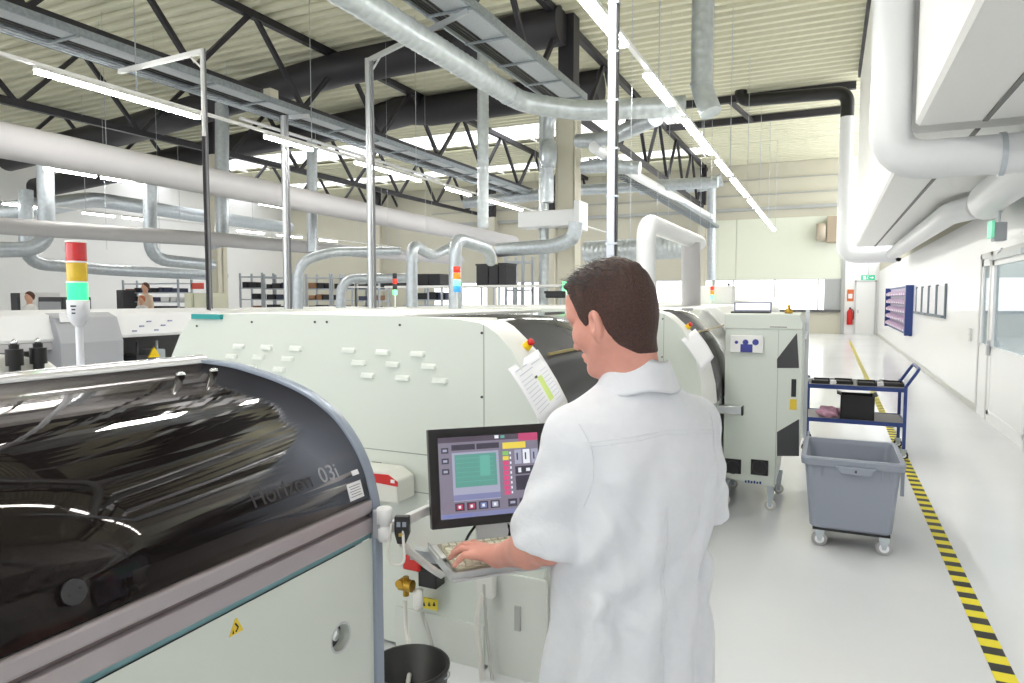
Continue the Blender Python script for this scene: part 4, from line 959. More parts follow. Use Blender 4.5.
m.add(v, [(i*k+j, i*k+(j+1) % k, (i+1)*k+(j+1) % k, (i+1)*k+j) for i in range(len(lay)-1) for j in range(k)]+[tuple(range(k)), tuple(range((len(lay)-1)*k, len(lay)*k))])
m.build('bin_shell', grey_pl, bn, bevel=.003)
mxb = (BX0+BX1)/2+.02
MB().prism([(mxb-.12, .585), (mxb+.12, .585), (mxb+.085, .535), (mxb-.085, .535)], 'y', BY0-.02, BY0+.012).build('grip_lip', grey_pl, bn, bevel=.006)
MB().box(mxb-.005, mxb+.008, BY0-.0215, BY0-.02, .552, .568).build('grip_mark', dark_pl, bn)
for x in (BX0+.08, BX0+.13, BX1-.13, BX1-.08): MB().prism([(BY0+.018, .58), (BY0-.002, .58), (BY0+.022, .5)], 'x', x-.005, x+.005).build('rib', grey_pl, bn)
for y in (BY0+.1, BY1-.2): MB().box(BX1-.02, BX1+.002, y, y+.012, .4, .58).build('rib', grey_pl, bn)
MB().box(BX0+.08, BX1-.07, BY0+.06, BY1-.06, .118, .136).build('bin_chassis', black_pl, bn)
for x, y in ((-.02, 5.07), (.37, 5.05), (-.02, 5.62), (.37, 5.62)): caster(x, y, bn, .05, .12, M('wheel_grey', (170, 170, 172), .5))
lg = MB().lathe((.1, 5.5, .165), [(0, 0), (.05, 0), (.06, .025), (.03, .04), (0, .04)]); tag(lg.build('dark_rag', dark_pl), 'dark lump lying inside the grey wheeled bin', 'rag')

# ================================================================ blue two-shelf cart with its load
CX0, CX1, CY0, CY1 = -.2, .75, 8.2, 8.85
ct = thing('shelf_cart', (.27, 8.5, 0), 'blue tubular cart with two grey shelves behind the grey bin', 'cart')
for x in (CX0, CX1):
    for y in (CY0, CY1): MB().box(x-.016, x+.016, y-.016, y+.016, .1, .78).build('cart_post', blue_steel, ct, bevel=.003); caster(x, y, ct, .045, .11)
for z, nm in ((.74, 'top_shelf'), (.37, 'lower_shelf')):
    sh = MB().box(CX0, CX1, CY0, CY1, z-.005, z+.008).build(nm, M('shelf_grey', (150, 146, 146), .5), ct)
    MB().box(CX0, CX1, CY0-.014, CY0, z-.03, z+.014).box(CX0, CX1, CY1, CY1+.014, z-.03, z+.014).box(CX0-.014, CX0, CY0, CY1, z-.03, z+.014).box(CX1, CX1+.014, CY0, CY1, z-.03, z+.014).build('shelf_rim', blue_steel, sh)
for x, s_ in ((CX1, 1), (CX0, -1)):
    MB().tube(arc_path([(x, CY0+.02, .76), (x+s_*.12, CY0+.02, .96), (x+s_*.12, CY1-.02, .96), (x, CY1-.02, .76)], .07), .016 if s_ > 0 else .01, 10).build('push_handle', blue_steel if s_ > 0 else M('handle_grey', (120, 126, 140), .4), ct)
for i, x in enumerate((-.16, .07, .3, .56)):
    y = 8.3+.05*(i % 2); t_ = thing('parts_tray', (x+.08, y+.15, .748), ['black open parts tray on the cart, nearest the white cabinet', 'black parts tray on the cart, second from the white cabinet', 'flat dark parts tray on the cart, third from the white cabinet', 'black parts tray at the handle end of the cart top'][i], 'tray', 'parts trays on the cart top')
    MB().box(x, x+.19, y, y+.3, .748, .752).box(x, x+.19, y, y+.006, .75, .785).box(x, x+.19, y+.294, y+.3, .75, .785).box(x, x+.006, y, y+.3, .75, .785).box(x+.184, x+.19, y, y+.3, .75, .785).build('tray_shell', black_pl, t_)
    MB().box(x+.02, x+.17, y+.02, y+.28, .752, .768).build('tray_lining', dark_pl, t_)
for i, (x, y) in enumerate(((-.19, 8.5), (.04, 8.32), (.5, 8.35), (.53, 8.7))):
    m = MB()
    for k in range(4): m.obox((x+.02, y, .757+k*.009), (1, .2*k, .1), (0, 1, 0), (-.1, 0, 1), .03+.005*(k % 2), .04, .004)
    tag(m.build('paper_stack', paper), ['crumpled white papers at the cabinet end of the cart top', 'white papers between the first two trays on the cart', 'white papers before the last tray on the cart', 'white papers at the back of the cart top near the handle'][i], 'papers', 'loose papers on the cart top')
m = MB(); x0, x1, y0, y1, z0 = .14, .47, 8.26, 8.56, .378
bb = thing('black_crate', (.3, 8.4, z0), 'black open box on the lower shelf of the blue cart', 'box')
MB().box(x0, x1, y0, y1, z0, z0+.006).box(x0, x1, y0, y0+.008, z0, z0+.26).box(x0, x1, y1-.008, y1, z0, z0+.26).box(x0, x0+.008, y0, y1, z0, z0+.26).box(x1-.008, x1, y0, y1, z0, z0+.26).build('crate_shell', black_pl, bb)
MB().prism([(x0, z0+.26), (x0-.04, z0+.275), (x0-.04, z0+.285), (x0+.01, z0+.265)], 'y', y0, y1).build('crate_flap', black_pl, bb)
MB().prism([(x1, z0+.26), (x1+.03, z0+.27), (x1+.03, z0+.28), (x1-.01, z0+.265)], 'y', y0, y1).build('crate_flap', black_pl, bb)
pk = M('pink_bag', (228, 176, 200), .4, noise=.2, nscale=30)
def lump(c, r, seed, amp=.35):
    rnd = np.random.RandomState(seed); ph = rnd.rand(6, 4)*6
    def fn(p):
        q = p-np.array(c); d = ell(p, c, r); s_ = sum(np.sin(q[:, 0]*ph[i, 0]*12+q[:, 1]*ph[i, 1]*12+q[:, 2]*ph[i, 2]*14+ph[i, 3]) for i in range(6))
        return np.maximum(d+s_*min(r)*amp*.12, c[2]-r[2]*.8-p[:, 2])
    return fn
o = sdf_obj('plastic_bag', lump((.02, 8.36, .42), (.12, .09, .06), 3, 1.0), (-.13, 8.22, .33), (.17, 8.5, .52), .008, pk, None); tag(o, 'pink plastic bag lying on the lower shelf of the blue cart', 'bag')

# ================================================================ aisle wall fittings
board = thing('bin_board', (XR-.03, 25, .72), 'blue framed wall board full of small pinkish bins', 'wall rack')
MB().box(XR-.03, XR-.014, 21.4, 28.6, .72, 2.0).build('board_panel', M('board_lilac', (196, 186, 208), .5), board)
MB().box(XR-.2, XR-.014, 21.25, 21.4, .68, 2.05).box(XR-.06, XR-.014, 21.4, 28.6, .66, .72).box(XR-.06, XR-.014, 21.4, 28.6, 2.0, 2.05).box(XR-.2, XR-.014, 28.6, 28.7, .68, 2.05).build('board_frame', blue_steel, board)
proto = None
bm1 = M('bin_pink', (196, 168, 198), .5); bm2 = M('bin_dark', (98, 84, 128), .5)
for r_ in range(5):
    MB().box(XR-.14, XR-.03, 21.4, 28.6, .76+r_*.25, .775+r_*.25).build('board_shelf', bm2, board)
    for c_ in range(10):
        if proto is None:
            proto = thing('small_bin', (XR-.1, 21.85, .776), 'small pink bin on the blue framed wall board', 'bin', 'small bins on the wall board')
            MB().prism([(XR-.19, .776), (XR-.03, .776), (XR-.03, .92), (XR-.1, .92), (XR-.2, .86)], 'y', 21.6, 22.1).build('bin_shell', bm1, proto)
            MB().box(XR-.201, XR-.19, 21.75, 21.95, .79, .83).build('bin_label', paper, proto)
        else: dup(proto, loc=(XR-.1, 21.85+c_*.69+random.uniform(-.05, .05), .776+r_*.25))
for i, y in enumerate((15.5, 16.75, 18.0, 19.25)):
    fr_ = thing('notice_frame', (XR-.02, y+.5, 1.33), ['notice board nearest the aisle door', 'notice board second from the aisle door', 'notice board third from the aisle door', 'notice board next to the blue framed bin rack'][i]+', white sheet in a thin grey frame', 'notice board', 'four notice boards on the aisle wall')
    MB().box(XR-.03, XR-.013, y+.03, y+1.1, 1.36, 1.95).build('notice_sheet', paper, fr_)
    MB().box(XR-.05, XR-.013, y-.02, y+.05, 1.3, 1.98).box(XR-.05, XR-.013, y+1.1, y+1.15, 1.3, 1.98).box(XR-.1, XR-.013, y, y+1.14, 1.31, 1.36).build('notice_rail', M('frame_slate', (110, 120, 130), .5), fr_)
sw = thing('light_switch', (XR-.02, 12.95, 1.08), 'pale double light switch beside the aisle door', 'switch')
MB().box(XR-.03, XR-.012, 12.8, 12.98, 1.02, 1.22).build('switch_plate', M('switch_plate', (214, 214, 210), .4), sw, bevel=.003)
MB().box(XR-.037, XR-.03, 12.82, 12.96, 1.04, 1.11).box(XR-.037, XR-.03, 12.82, 12.96, 1.13, 1.2).build('switch_rocker', white_paint, sw)
# exit signs
exg = M('exit_green', (40, 150, 110), .4, emit=(70, 190, 150), estr=.5)
def exit_sign(x, y, z, w, h, label, rod=True):
    e = thing('exit_sign', (x, y, z), label, 'exit sign', 'green exit signs')
    MB().box(x-w/2, x+w/2, y-.02, y+.02, z-h/2, z+h/2).build('sign_face', exg, e)
    q = MB(); q.box(x-w*.36, x-w*.16, y-.023, y-.02, z-h*.36, z+h*.36).bar((x-w*.02, y-.022, z+h*.2), (x-w*.06, y-.022, z-h*.1), .003, h*.14).bar((x-w*.06, y-.022, z-h*.1), (x-w*.13, y-.022, z-h*.34), .003, h*.1).bar((x-w*.06, y-.022, z-h*.1), (x+w*.04, y-.022, z-h*.3), .003, h*.1).cyl((x, y-.023, z+h*.32), (x, y-.02, z+h*.32), h*.09, 10)
    q.box(x+w*.12, x+w*.3, y-.023, y-.02, z-h*.08, z+h*.08).prism([(x+w*.28, z-h*.25), (x+w*.43, z), (x+w*.28, z+h*.25)], 'y', y-.023, y-.02).build('pictogram', paper, e)
    if rod: MB().cyl((x, y, z+h/2), (x, y, 3.15), .012, 8).build('sign_rod', galv, e)
    return e
exit_sign(1.33, 30, 2.49, .48, .2, 'green exit sign hanging at the far end of the aisle')
e = thing('exit_sign', (1.8, 9.9, 2.46), 'hanging emergency lamp with pale green side above the aisle door', 'exit sign', 'green exit signs')
MB().box(1.72, 1.75, 9.8, 10.05, 2.42, 2.62).build('sign_face', M('exit_pale', (120, 200, 165), .4, emit=(120, 220, 180), estr=.35), e)
MB().box(1.75, 1.88, 9.83, 10.0, 2.38, 2.6).build('lamp_box', machine_grey, e, bevel=.008); MB().cyl((1.81, 9.9, 2.6), (1.81, 9.9, 2.76), .012, 8).build('sign_rod', galv, e)
h = thing('ceiling_camera', (1.7, 22, 2.75), 'small black dome hanging on a rod by the aisle wall', 'camera')
MB().lathe((1.72, 22, 2.72), [(0, 0), (.05, .01), (.07, .06), (.07, .1), (0, .11)]).build('dome', black_pl, h); MB().cyl((1.72, 22, 2.82), (1.72, 22, 2.86), .012, 8).build('camera_rod', galv, h)
# fire point at the end of the aisle
q = MB().box(.74, 1.02, YB-.03, YB-.01, 1.55, 2.1); fs = q.build('fire_sign', M('fire_orange', (228, 120, 70), .5)); tag(fs, 'orange-red fire equipment sign at the far end of the aisle', 'sign')
MB().box(.79, .97, YB-.035, YB-.03, 1.68, 1.9).build('sign_symbol', paper, fs)
ex = thing('fire_extinguisher', (.88, 35.8, .4), 'red fire extinguisher hanging under the orange sign at the aisle end', 'fire extinguisher')
MB().lathe((.88, 35.82, .45), [(0, 0), (.12, 0), (.13, .05), (.13, .6), (.07, .7), (.04, .74), (0, .74)]).build('cylinder_body', red_pl, ex)
MB().box(.84, .92, 35.78, 35.9, 1.18, 1.26).tube(arc_path([(.9, 35.8, 1.2), (1.04, 35.8, 1.1), (1.03, 35.8, .7)], .08), .02, 8).build('valve_hose', black_pl, ex)
# ================================================================ machines in the middle distance
lm_ = thing('placement_line', (-7.8, 3.5, 0), 'long white assembly machine with a grey cover behind the signal tower', 'machine')
XF = -7.0
def prof(x): return [(x-2.0, 0), (x-2.0, 1.3), (x-1.5, 1.55), (x-.25, 1.57), (x, 1.5), (x+.05, 1.26), (x-.05, 1.24), (x-.05, 1.0), (x-.6, 1.0), (x-.6, 0)]
MB().prism([(XF-2, 1.28), (XF-1.5, 1.56), (XF-.2, 1.58), (XF, 1.53), (XF+.06, 1.3), (XF+.04, 1.27), (XF-2, 1.27)], 'y', -1.5, 6.3).build('white_hood', M('hood_white', (238, 238, 240), .35), lm_, bevel=.02)
MB().box(XF-.02, XF+.03, -1.5, 4.2, 1.19, 1.265).build('grey_fascia', M('fascia_grey', (188, 186, 190), .5), lm_)
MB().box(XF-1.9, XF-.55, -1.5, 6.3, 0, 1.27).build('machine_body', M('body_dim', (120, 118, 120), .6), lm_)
MB().box(XF-.6, XF+.12, -1.5, 6.3, .2, .86).build('lower_cabinet', machine_pale, lm_, bevel=.01)
MB().prism([(XF-.3, 1.02), (XF+.16, 1.0), (XF+.17, 1.25), (XF+.08, 1.5), (XF-.05, 1.55), (XF-.3, 1.55)], 'y', 4.2, 4.86).build('grey_cover', machine_grey, lm_, bevel=.01, label='blue-grey rounded cover')
MB().box(XF+.1, XF+.13, 4.24, 4.5, 1.46, 1.56).build('white_tag', paper, lm_)
for k in range(6): MB().box(XF+.045, XF+.06, 5.05+k*.09, 5.1+k*.09, 1.33+(k % 3)*.05, 1.345+(k % 3)*.05).build('panel_print', M('print_lilac', (150, 150, 190), .6), lm_)
for k, y in enumerate((4.95, 5.2, 5.45, 5.9, 6.1)): MB().box(XF-.4, XF-.1, y, y+.12, .88, 1.0+.05*(k % 3)).cyl((XF-.15, y+.05, .9), (XF-.15, y+.05, 1.2), .015, 8).build('feeder_mechanism', dark_pl if k % 2 else galv, lm_)
MB().prism([(5.3, 1.02), (5.45, 1.02), (5.375, 1.14)], 'x', XF-.05, XF-.03).build('warning_triangle', yellow_pl, lm_)
MB().box(XF-.55, XF, 4.86, 6.3, .86, .9).build('feeder_table', M('dark_bed', (60, 60, 64), .5), lm_)
# rounded white reel housings with black clamps, at the left edge
rh = thing('reel_housing', (-4.9, 2.4, 0), 'round-shouldered white housing with two black clamps at the left edge', 'machine')
hp = [(y, z) for y, z in [(1.7, 0), (1.7, 1.3), (2.5, 1.325), (2.8, 1.31), (3.0, 1.25), (3.12, 1.14), (3.14, 0)]]
MB().prism(hp, 'x', -5.4, -5.0).build('housing_shell', M('housing_cream', (240, 240, 234), .35), rh, bevel=.02)
MB().box(-5.0, -4.985, 1.7, 3.05, 1.08, 1.1).build('housing_seam', dark_pl, rh)
for px in (15, 39):
    c = at(px, 370, X=-4.93)
    MB().cyl((c.x, c.y, 1.05), (c.x, c.y, 1.2), .05, 16).cyl((c.x, c.y, 1.2), (c.x, c.y, 1.25), .034, 16).cyl((c.x, c.y, 1.25), (c.x, c.y, 1.36), .052, 16).cyl((c.x, c.y, 1.36), (c.x, c.y, 1.39), .03, 16).build('black_clamp', black_pl, rh)
    cl = [q_ for q_ in rh.children if q_.name.startswith('black_clamp')][-1]
    MB().lathe((c.x, c.y, 1.39), [(.0, 0), (.02, 0), (.022, .02), (.0, .04)], 12).build('clamp_knob', chrome, cl)
# further lines: white tops stretching to the end wall
def long_machine(x0, x1, y0, y1, z, label, name='conveyor_oven'):
    o = thing(name, ((x0+x1)/2, (y0+y1)/2, 0), label, 'machine')
    MB().prism([(x0, .1), (x0, z-.15), (x0+.12, z), (x1-.2, z), (x1-.04, z-.12), (x1, z-.35), (x1, .1)], 'y', y0, y1).build('machine_case', machine_pale, o, bevel=.015)
    MB().box(x1-.01, x1+.02, y0+.2, y1-.2, z-.7, z-.62).build('case_trim', machine_grey, o)
    n = int((y1-y0)/1.3)
    for k in range(n): MB().box(x1, x1+.006, y0+.2+k*1.3, y0+1.3+k*1.3, z-1.3, z-.75).build('case_door', machine_white, o, bevel=.004)
    MB().box(x0+.1, x1-.1, y0+.1, y1-.1, 0, .1).build('case_plinth', dark_pl, o)
    return o
long_machine(-3.6, -.95, 7.9, 15.5, 1.6, 'long white oven with a flat top beyond the tall cabinet')
long_machine(-6.4, -4.2, 6.4, 13.4, 1.56, 'long white line of machines behind the louvred white machine')
long_machine(-11.2, -9.4, 8.0, 13.2, 1.5, 'pale machine line in front of the shelf racks')
long_machine(-3.4, -1.6, 17.0, 26.0, 1.66, 'farther white machine line under the aisle lights')
g_ = MB().prism([(-3.35, 0), (-3.35, 1.35), (-3.2, 1.56), (-2.1, 1.62), (-1.7, 1.5), (-1.3, 1.2), (-1.3, 0)], 'y', 7.2, 7.85).build('white_hood_cabinet', machine_pale, bevel=.02)
tag(g_, 'low rounded white cabinet between the curved window and the long oven', 'machine')
# control head with a small lamp over the end of the line
q = thing('control_head', (-2.2, 12, 1.6), 'pale square control head with a small signal lamp near the far pale column', 'control box')
a = at(692, 286, Y=12); b = at(732, 304, Y=12)
MB().box(a.x, b.x, 12, 12.5, 1.6, a.z).build('head_case', white_paint, q, bevel=.01)
for px in (697, 728): p_ = at(px, 286, Y=12); MB().cyl((p_.x, 12.1, p_.z), (p_.x, 12.1, p_.z+.05), .02, 10).build('head_knob', black_pl, q)
def small_tower(px, py0, py1, Y, cols, label, r=.03):
    a = at(px, py1, Y=Y); z0 = a.z; z1 = at(px, py0, Y=Y).z; n = len(cols); o = thing('signal_light', (a.x, Y, z0), label, 'signal light')
    for i, (c, nm) in enumerate(cols):
        za, zb = z0+(z1-z0)*i/n, z0+(z1-z0)*(i+1)/n
        MB().lathe((a.x, Y, 0), [(0, za), (r, za), (r, zb-.008), (r*.9, zb-.006), (0, zb-.002)], 16).build(nm, c, o)
    MB().cyl((a.x, Y, min(z0, 1.5)-.05), (a.x, Y, z0), .012, 10).build('light_pole', white_paint, o)
    return o
LR = lampcol('lamp_red2', (222, 60, 40), .4); LO = lampcol('lamp_orange', (236, 140, 40), .5); LG = lampcol('lamp_green2', (110, 220, 150), 1.6); LB = lampcol('lamp_blue', (60, 150, 220), .7); LDK = dark_pl
small_tower(457, 266, 292, 7, [(LB, 'blue_lamp'), (LG, 'green_lamp'), (LO, 'orange_lamp'), (LR, 'red_lamp')], 'signal light with blue, orange and red lamps before the elbowed pipe', .042)
small_tower(395, 273, 295, 8, [(LG, 'green_lamp'), (LDK, 'lamp_spacer'), (LR, 'red_lamp'), (LDK, 'lamp_cap')], 'dark slim signal light with a red and a green lamp', .032)
small_tower(712, 286, 299, 11.9, [(LG, 'green_lamp'), (LO, 'orange_lamp'), (LR, 'red_lamp')], 'tiny signal light on the pale control head', .03)
gl_ = at(568, 287, Y=9); small_tower(566.5, 281, 291, 9, [(LG, 'green_lamp')], 'green signal lamp peeking out by the forehead of the person', .06)

# ================================================================ shelving along the end of the hall
rackm = M('rack_steel', (176, 182, 190), .45, metal=.3)
bins_m = [M('bin_black', (34, 34, 40), .5), M('bin_navy', (50, 54, 80), .5), M('bin_brown', (150, 110, 80), .6), M('bin_white', (222, 222, 222), .5)]
ROWN = 0
def rack(px0, px1, Y, pytop, label, levels=4, fill=.75, seed=1, low=1.2):
    a = at(px0, pytop, Y=Y); b = at(px1, pytop, Y=Y); x0, x1 = a.x, b.x; zt = a.z; rnd = random.Random(seed)
    o = thing('storage_shelf', ((x0+x1)/2, Y+.3, 0), label, 'shelf', 'steel storage shelves along the hall')
    for x in (x0, x1):
        for y in (Y, Y+.6): MB().box(x-.03, x+.03, y-.03, y+.03, 0, zt+.15).build('shelf_post', rackm, o)
    for k in range(levels):
        z = low+(zt-low)*k/(levels-1)
        MB().box(x0, x1, Y, Y+.6, z-.02, z+.02).build('shelf_board', rackm, o)
    cell = []
    for k in range(levels-1):
        z = low+(zt-low)*k/(levels-1)+.021; hgt = (zt-low)/(levels-1)*.55; x = x0+.06
        while x < x1-.35:
            w_ = rnd.uniform(.22, .5)
            if rnd.random() < fill+.1:
                m = rnd.choice([bins_m[0]]*10+[bins_m[1]]*3+bins_m[2:]); hh = hgt*rnd.uniform(.7, 1)
                w2 = min(w_, x1-x-.05); t = MB().box(x, x+w2, Y+.05, Y+.5, z, z+.012).box(x, x+w2, Y+.05, Y+.07, z, z+hh).box(x, x+w2, Y+.48, Y+.5, z, z+hh).box(x, x+.02, Y+.05, Y+.5, z, z+hh).box(x+w2-.02, x+w2, Y+.05, Y+.5, z, z+hh)
                c = t.build('storage_bin', m); col = {'bin_black': 'black', 'bin_navy': 'dark blue', 'bin_brown': 'brown', 'bin_white': 'white'}[m.name]
                tag(c, '%s storage bin on the %s' % (col, label.split(',')[0]), 'bin', '%s bins on the %s' % (col, label.split(',')[0]))
            x += w_+.04
rack(123, 178, 18, 284, 'shelf with black bins left of the beige cabinets', 4, .9, 1)
rack(240, 262, 20, 277, 'narrow tall shelf just past the cream column', 4, .7, 2)
rack(264, 292, 20, 278, 'shelf between the cream column and the bent pipe', 4, .8, 3)
rack(306, 330, 20, 278, 'shelf seen beside the bent pipe', 4, .85, 4)
rack(332, 356, 20, 278, 'shelf behind the low bent pipe', 4, .8, 5)
rack(356, 379, 20, 279, 'shelf right of the bright service pole', 4, .8, 6)
rack(415, 450, 18, 286, 'low shelf under the dark crates by the elbowed pipe', 3, .9, 7)
rack(506, 523, 15.2, 262, 'open narrow shelf at the end of the black crates', 3, .5, 8)
# black cabinets / crates standing on the bench
def crate_at(px0, px1, py0, py1, Y, d, label, grp='black crates on the bench', legs=True):
    a = at(px0, py0, Y=Y); b = at(px1, py1, Y=Y); c = thing('black_crate', ((a.x+b.x)/2, Y, b.z), label, 'box', grp)
    MB().box(a.x, b.x, Y, Y+d, b.z, a.z).build('crate_shell', bins_m[0], c, bevel=.02)
    MB().box(a.x-.01, b.x+.01, Y-.01, Y+d, a.z-.04, a.z).build('crate_lid', black_pl, c)
    return c
crate_at(476, 488, 264, 285, 14, .6, 'tall black crate on the bench, first right of the elbowed pipe')
crate_at(488.4, 498, 264.5, 285, 14, .6, 'second tall black crate on the bench')
crate_at(498.4, 505.5, 263, 285, 14, .6, 'black crate beside the open narrow shelf')
crate_at(417, 428, 274, 285.5, 16, .6, 'low black crate right of the galvanised pipe')
crate_at(428.4, 440, 274, 285.5, 16, .6, 'second low black crate right of the galvanised pipe')
crate_at(380, 398, 280, 287, 15, .6, 'flat dark crate left of the galvanised pipe')
crate_at(545, 565, 291, 298, 10, .4, 'flat black box near the face of the person')
bench = thing('work_bench', (-7.2, 14.5, 0), 'white steel bench carrying the black crates', 'bench')
zb = at(490, 285, Y=14).z
MB().box(-9.9, -5.2, 13.9, 14.8, zb-.05, zb-.002).build('bench_top', white_paint, bench)
for x in (-9.8, -8.3, -6.8, -5.3):
    for y in (13.95, 14.75): MB().box(x-.02, x+.02, y-.02, y+.02, 0, zb-.05).build('bench_leg', rackm, bench)
for k in range(3): MB().box(-9.9, -5.2, 14.7, 14.78, .9+k*.3, .93+k*.3).build('bench_rail', rackm, bench)
bench2 = thing('work_bench', (-10.0, 16.3, 0), 'pale bench under the low black crates', 'bench')
zb = at(425, 285.5, Y=16).z
MB().box(-12.6, -8.2, 15.9, 16.8, zb-.05, zb-.002).build('bench_top', white_paint, bench2)
for x in (-12.5, -10.4, -8.3): MB().box(x-.02, x+.02, 15.95, 15.99, 0, zb-.05).box(x-.02, x+.02, 16.7, 16.74, 0, zb-.05).build('bench_leg', rackm, bench2)
# beige cabinets + red poster beside the cream column
for i, (p0, p1) in enumerate(((184, 193), (193.5, 207))):
    a = at(p0, 293, Y=13); b = at(p1, 312, Y=13); o = thing('beige_cabinet', ((a.x+b.x)/2, 13.3, 0), ['narrow beige-green cabinet before the cream column', 'wide beige-green cabinet touching the cream column'][i], 'cabinet', None)
    MB().box(a.x, b.x, 13, 13.7, .1, a.z).build('cabinet_body', M('beige_green', (206, 206, 184), .5), o, bevel=.02)
    MB().box(a.x+.03, b.x-.03, 12.985, 13, .2, a.z-.1).build('cabinet_door', M('beige_green', (206, 206, 184), .5), o)
a = at(191, 283, Y=14); b = at(203, 289, Y=14)
q = MB().box(a.x, b.x, 14, 14.04, b.z, a.z).build('red_sign', M('poster_red', (206, 80, 66), .5)); tag(q, 'small red sign above the beige cabinets', 'sign'); MB().box(a.x, a.x+.03, 14, 14.04, 0, a.z+.1).build('sign_post', rackm, q)
# dark cabinets at the left edge with a computer bench
for i, (p0, p1, p_y, mt, lb) in enumerate(((10, 19, 293, dark_pl, 'dark cabinet at the left edge of the hall'), (19.5, 37, 292.5, white_paint, 'white board behind the distant person at the left'), (38, 62, 297, dark_pl, 'low dark shelf left of the signal tower'), (62.5, 68, 297, dark_pl, 'dark cabinet directly left of the signal tower'), (116, 122.5, 290, dark_pl, 'grey cabinet at the end of the shelf with black bins'))):
    Y = 11 if i < 4 else 17.5
    a = at(p0, p_y, Y=Y); b = at(p1, p_y, Y=Y)
    o = thing('tall_cabinet', ((a.x+b.x)/2, Y, 0), lb, 'cabinet'); MB().box(a.x, b.x, Y, Y+.6, .05, a.z).build('cabinet_body', mt, o, bevel=.02)
    MB().box(a.x+.05, b.x-.05, Y-.015, Y, .15, a.z-.12).build('cabinet_door', machine_grey if mt is dark_pl and i in (2,) else mt, o)
def stand(px, py, Y, label, shirt, hairc):
    p = at(px, py, Y=Y); zt = p.z; s_ = zt/1.78
    o = thing('person', (p.x, Y, 0), label, 'person')
    def fn(q):
        q = (q-np.array([p.x, Y, 0]))/s_
        d = ell(q, (0, 0, 1.66), (.078, .1, .12)); d = smin(d, cap(q, (0, 0, 1.42), (0, 0, 1.6), .055), .03)
        d = smin(d, ell(q, (0, 0, 1.2), (.2, .13, .3)), .06); d = smin(d, ell(q, (0, 0, .95), (.17, .13, .16)), .06)
        for sx in (-1, 1):
            d = smin(d, cap(q, (sx*.18, 0, 1.4), (sx*.23, .0, 1.12), .05, .042), .04); d = smin(d, cap(q, (sx*.23, 0, 1.12), (sx*.2, -.2, 1.05), .04, .032), .03); d = smin(d, cap(q, (sx*.2, -.2, 1.05), (sx*.19, -.29, 1.04), .03, .02), .02)
            d = smin(d, cap(q, (sx*.09, 0, .9), (sx*.1, 0, .5), .085, .06), .04); d = smin(d, cap(q, (sx*.1, 0, .5), (sx*.1, .02, .08), .058, .04), .03); d = smin(d, cap(q, (sx*.1, .03, .04), (sx*.11, -.12, .035), .04, .035), .03)
        return d*s_
    sdf_obj('body', fn, (p.x-.35, Y-.4, -.01), (p.x+.35, Y+.25, zt+.05), .03, M('skin_far', (206, 160, 136), .6), o)
    def ft(q):
        q = (q-np.array([p.x, Y, 0]))/s_
        d = ell(q, (0, 0, 1.18), (.225, .15, .34)); d = smin(d, ell(q, (0, 0, .9), (.2, .16, .25)), .1)
        for sx in (-1, 1): d = smin(d, cap(q, (sx*.18, 0, 1.4), (sx*.235, 0, 1.14), .065, .06), .05)
        return d*s_
    sdf_obj('shirt', ft, (p.x-.35, Y-.25, .5), (p.x+.35, Y+.25, zt), .03, shirt, o)
    def fh(q):
        q = (q-np.array([p.x, Y, 0]))/s_
        return np.maximum(ell(q, (0, .01, 1.68), (.088, .112, .12)), (1.66-q[:, 2])-q[:, 1]*1.2)*s_
    sdf_obj('hair', fh, (p.x-.15, Y-.2, 1.4), (p.x+.15, Y+.2, zt+.1), .02, hairc, o)
stand(29, 292, 10.2, 'distant person with dark hair at the left edge standing before a white board', M('shirt_white', (226, 224, 222), .8), M('hair_far', (84, 52, 38), .7))
stand(145, 283, 15.5, 'distant person in pale clothes working before the shelf with black bins', M('shirt_beige', (212, 190, 170), .8), M('hair_far', (84, 52, 38), .7))
stand(141.5, 296, 14.8, 'distant person with brown hair bending in front of the shelf with black bins', M('shirt_white', (226, 224, 222), .8), M('hair_light', (190, 110, 70), .7))
# ================================================================ the person at the keyboard
PC = Vector((-.40, 1.5, 0)); PF = Vector((-.769, .639, 0)); PL = Vector((-.639, -.769, 0))
def Wp(f, l, z): return np.array(PC+PF*f+PL*l+Vector((0, 0, z)))
def loc(p):
    q = p-np.array(PC); return np.stack([q@np.array(PF), q@np.array(PL), q[:, 2]], 1)
pp = thing('person', tuple(PC), 'person in a white short-sleeved work coat seen from behind, typing on the keyboard', 'person')
skin = M('skin', (216, 154, 138), .5, noise=.07, nscale=30, bump=.12, bscale=240, sss=.12)
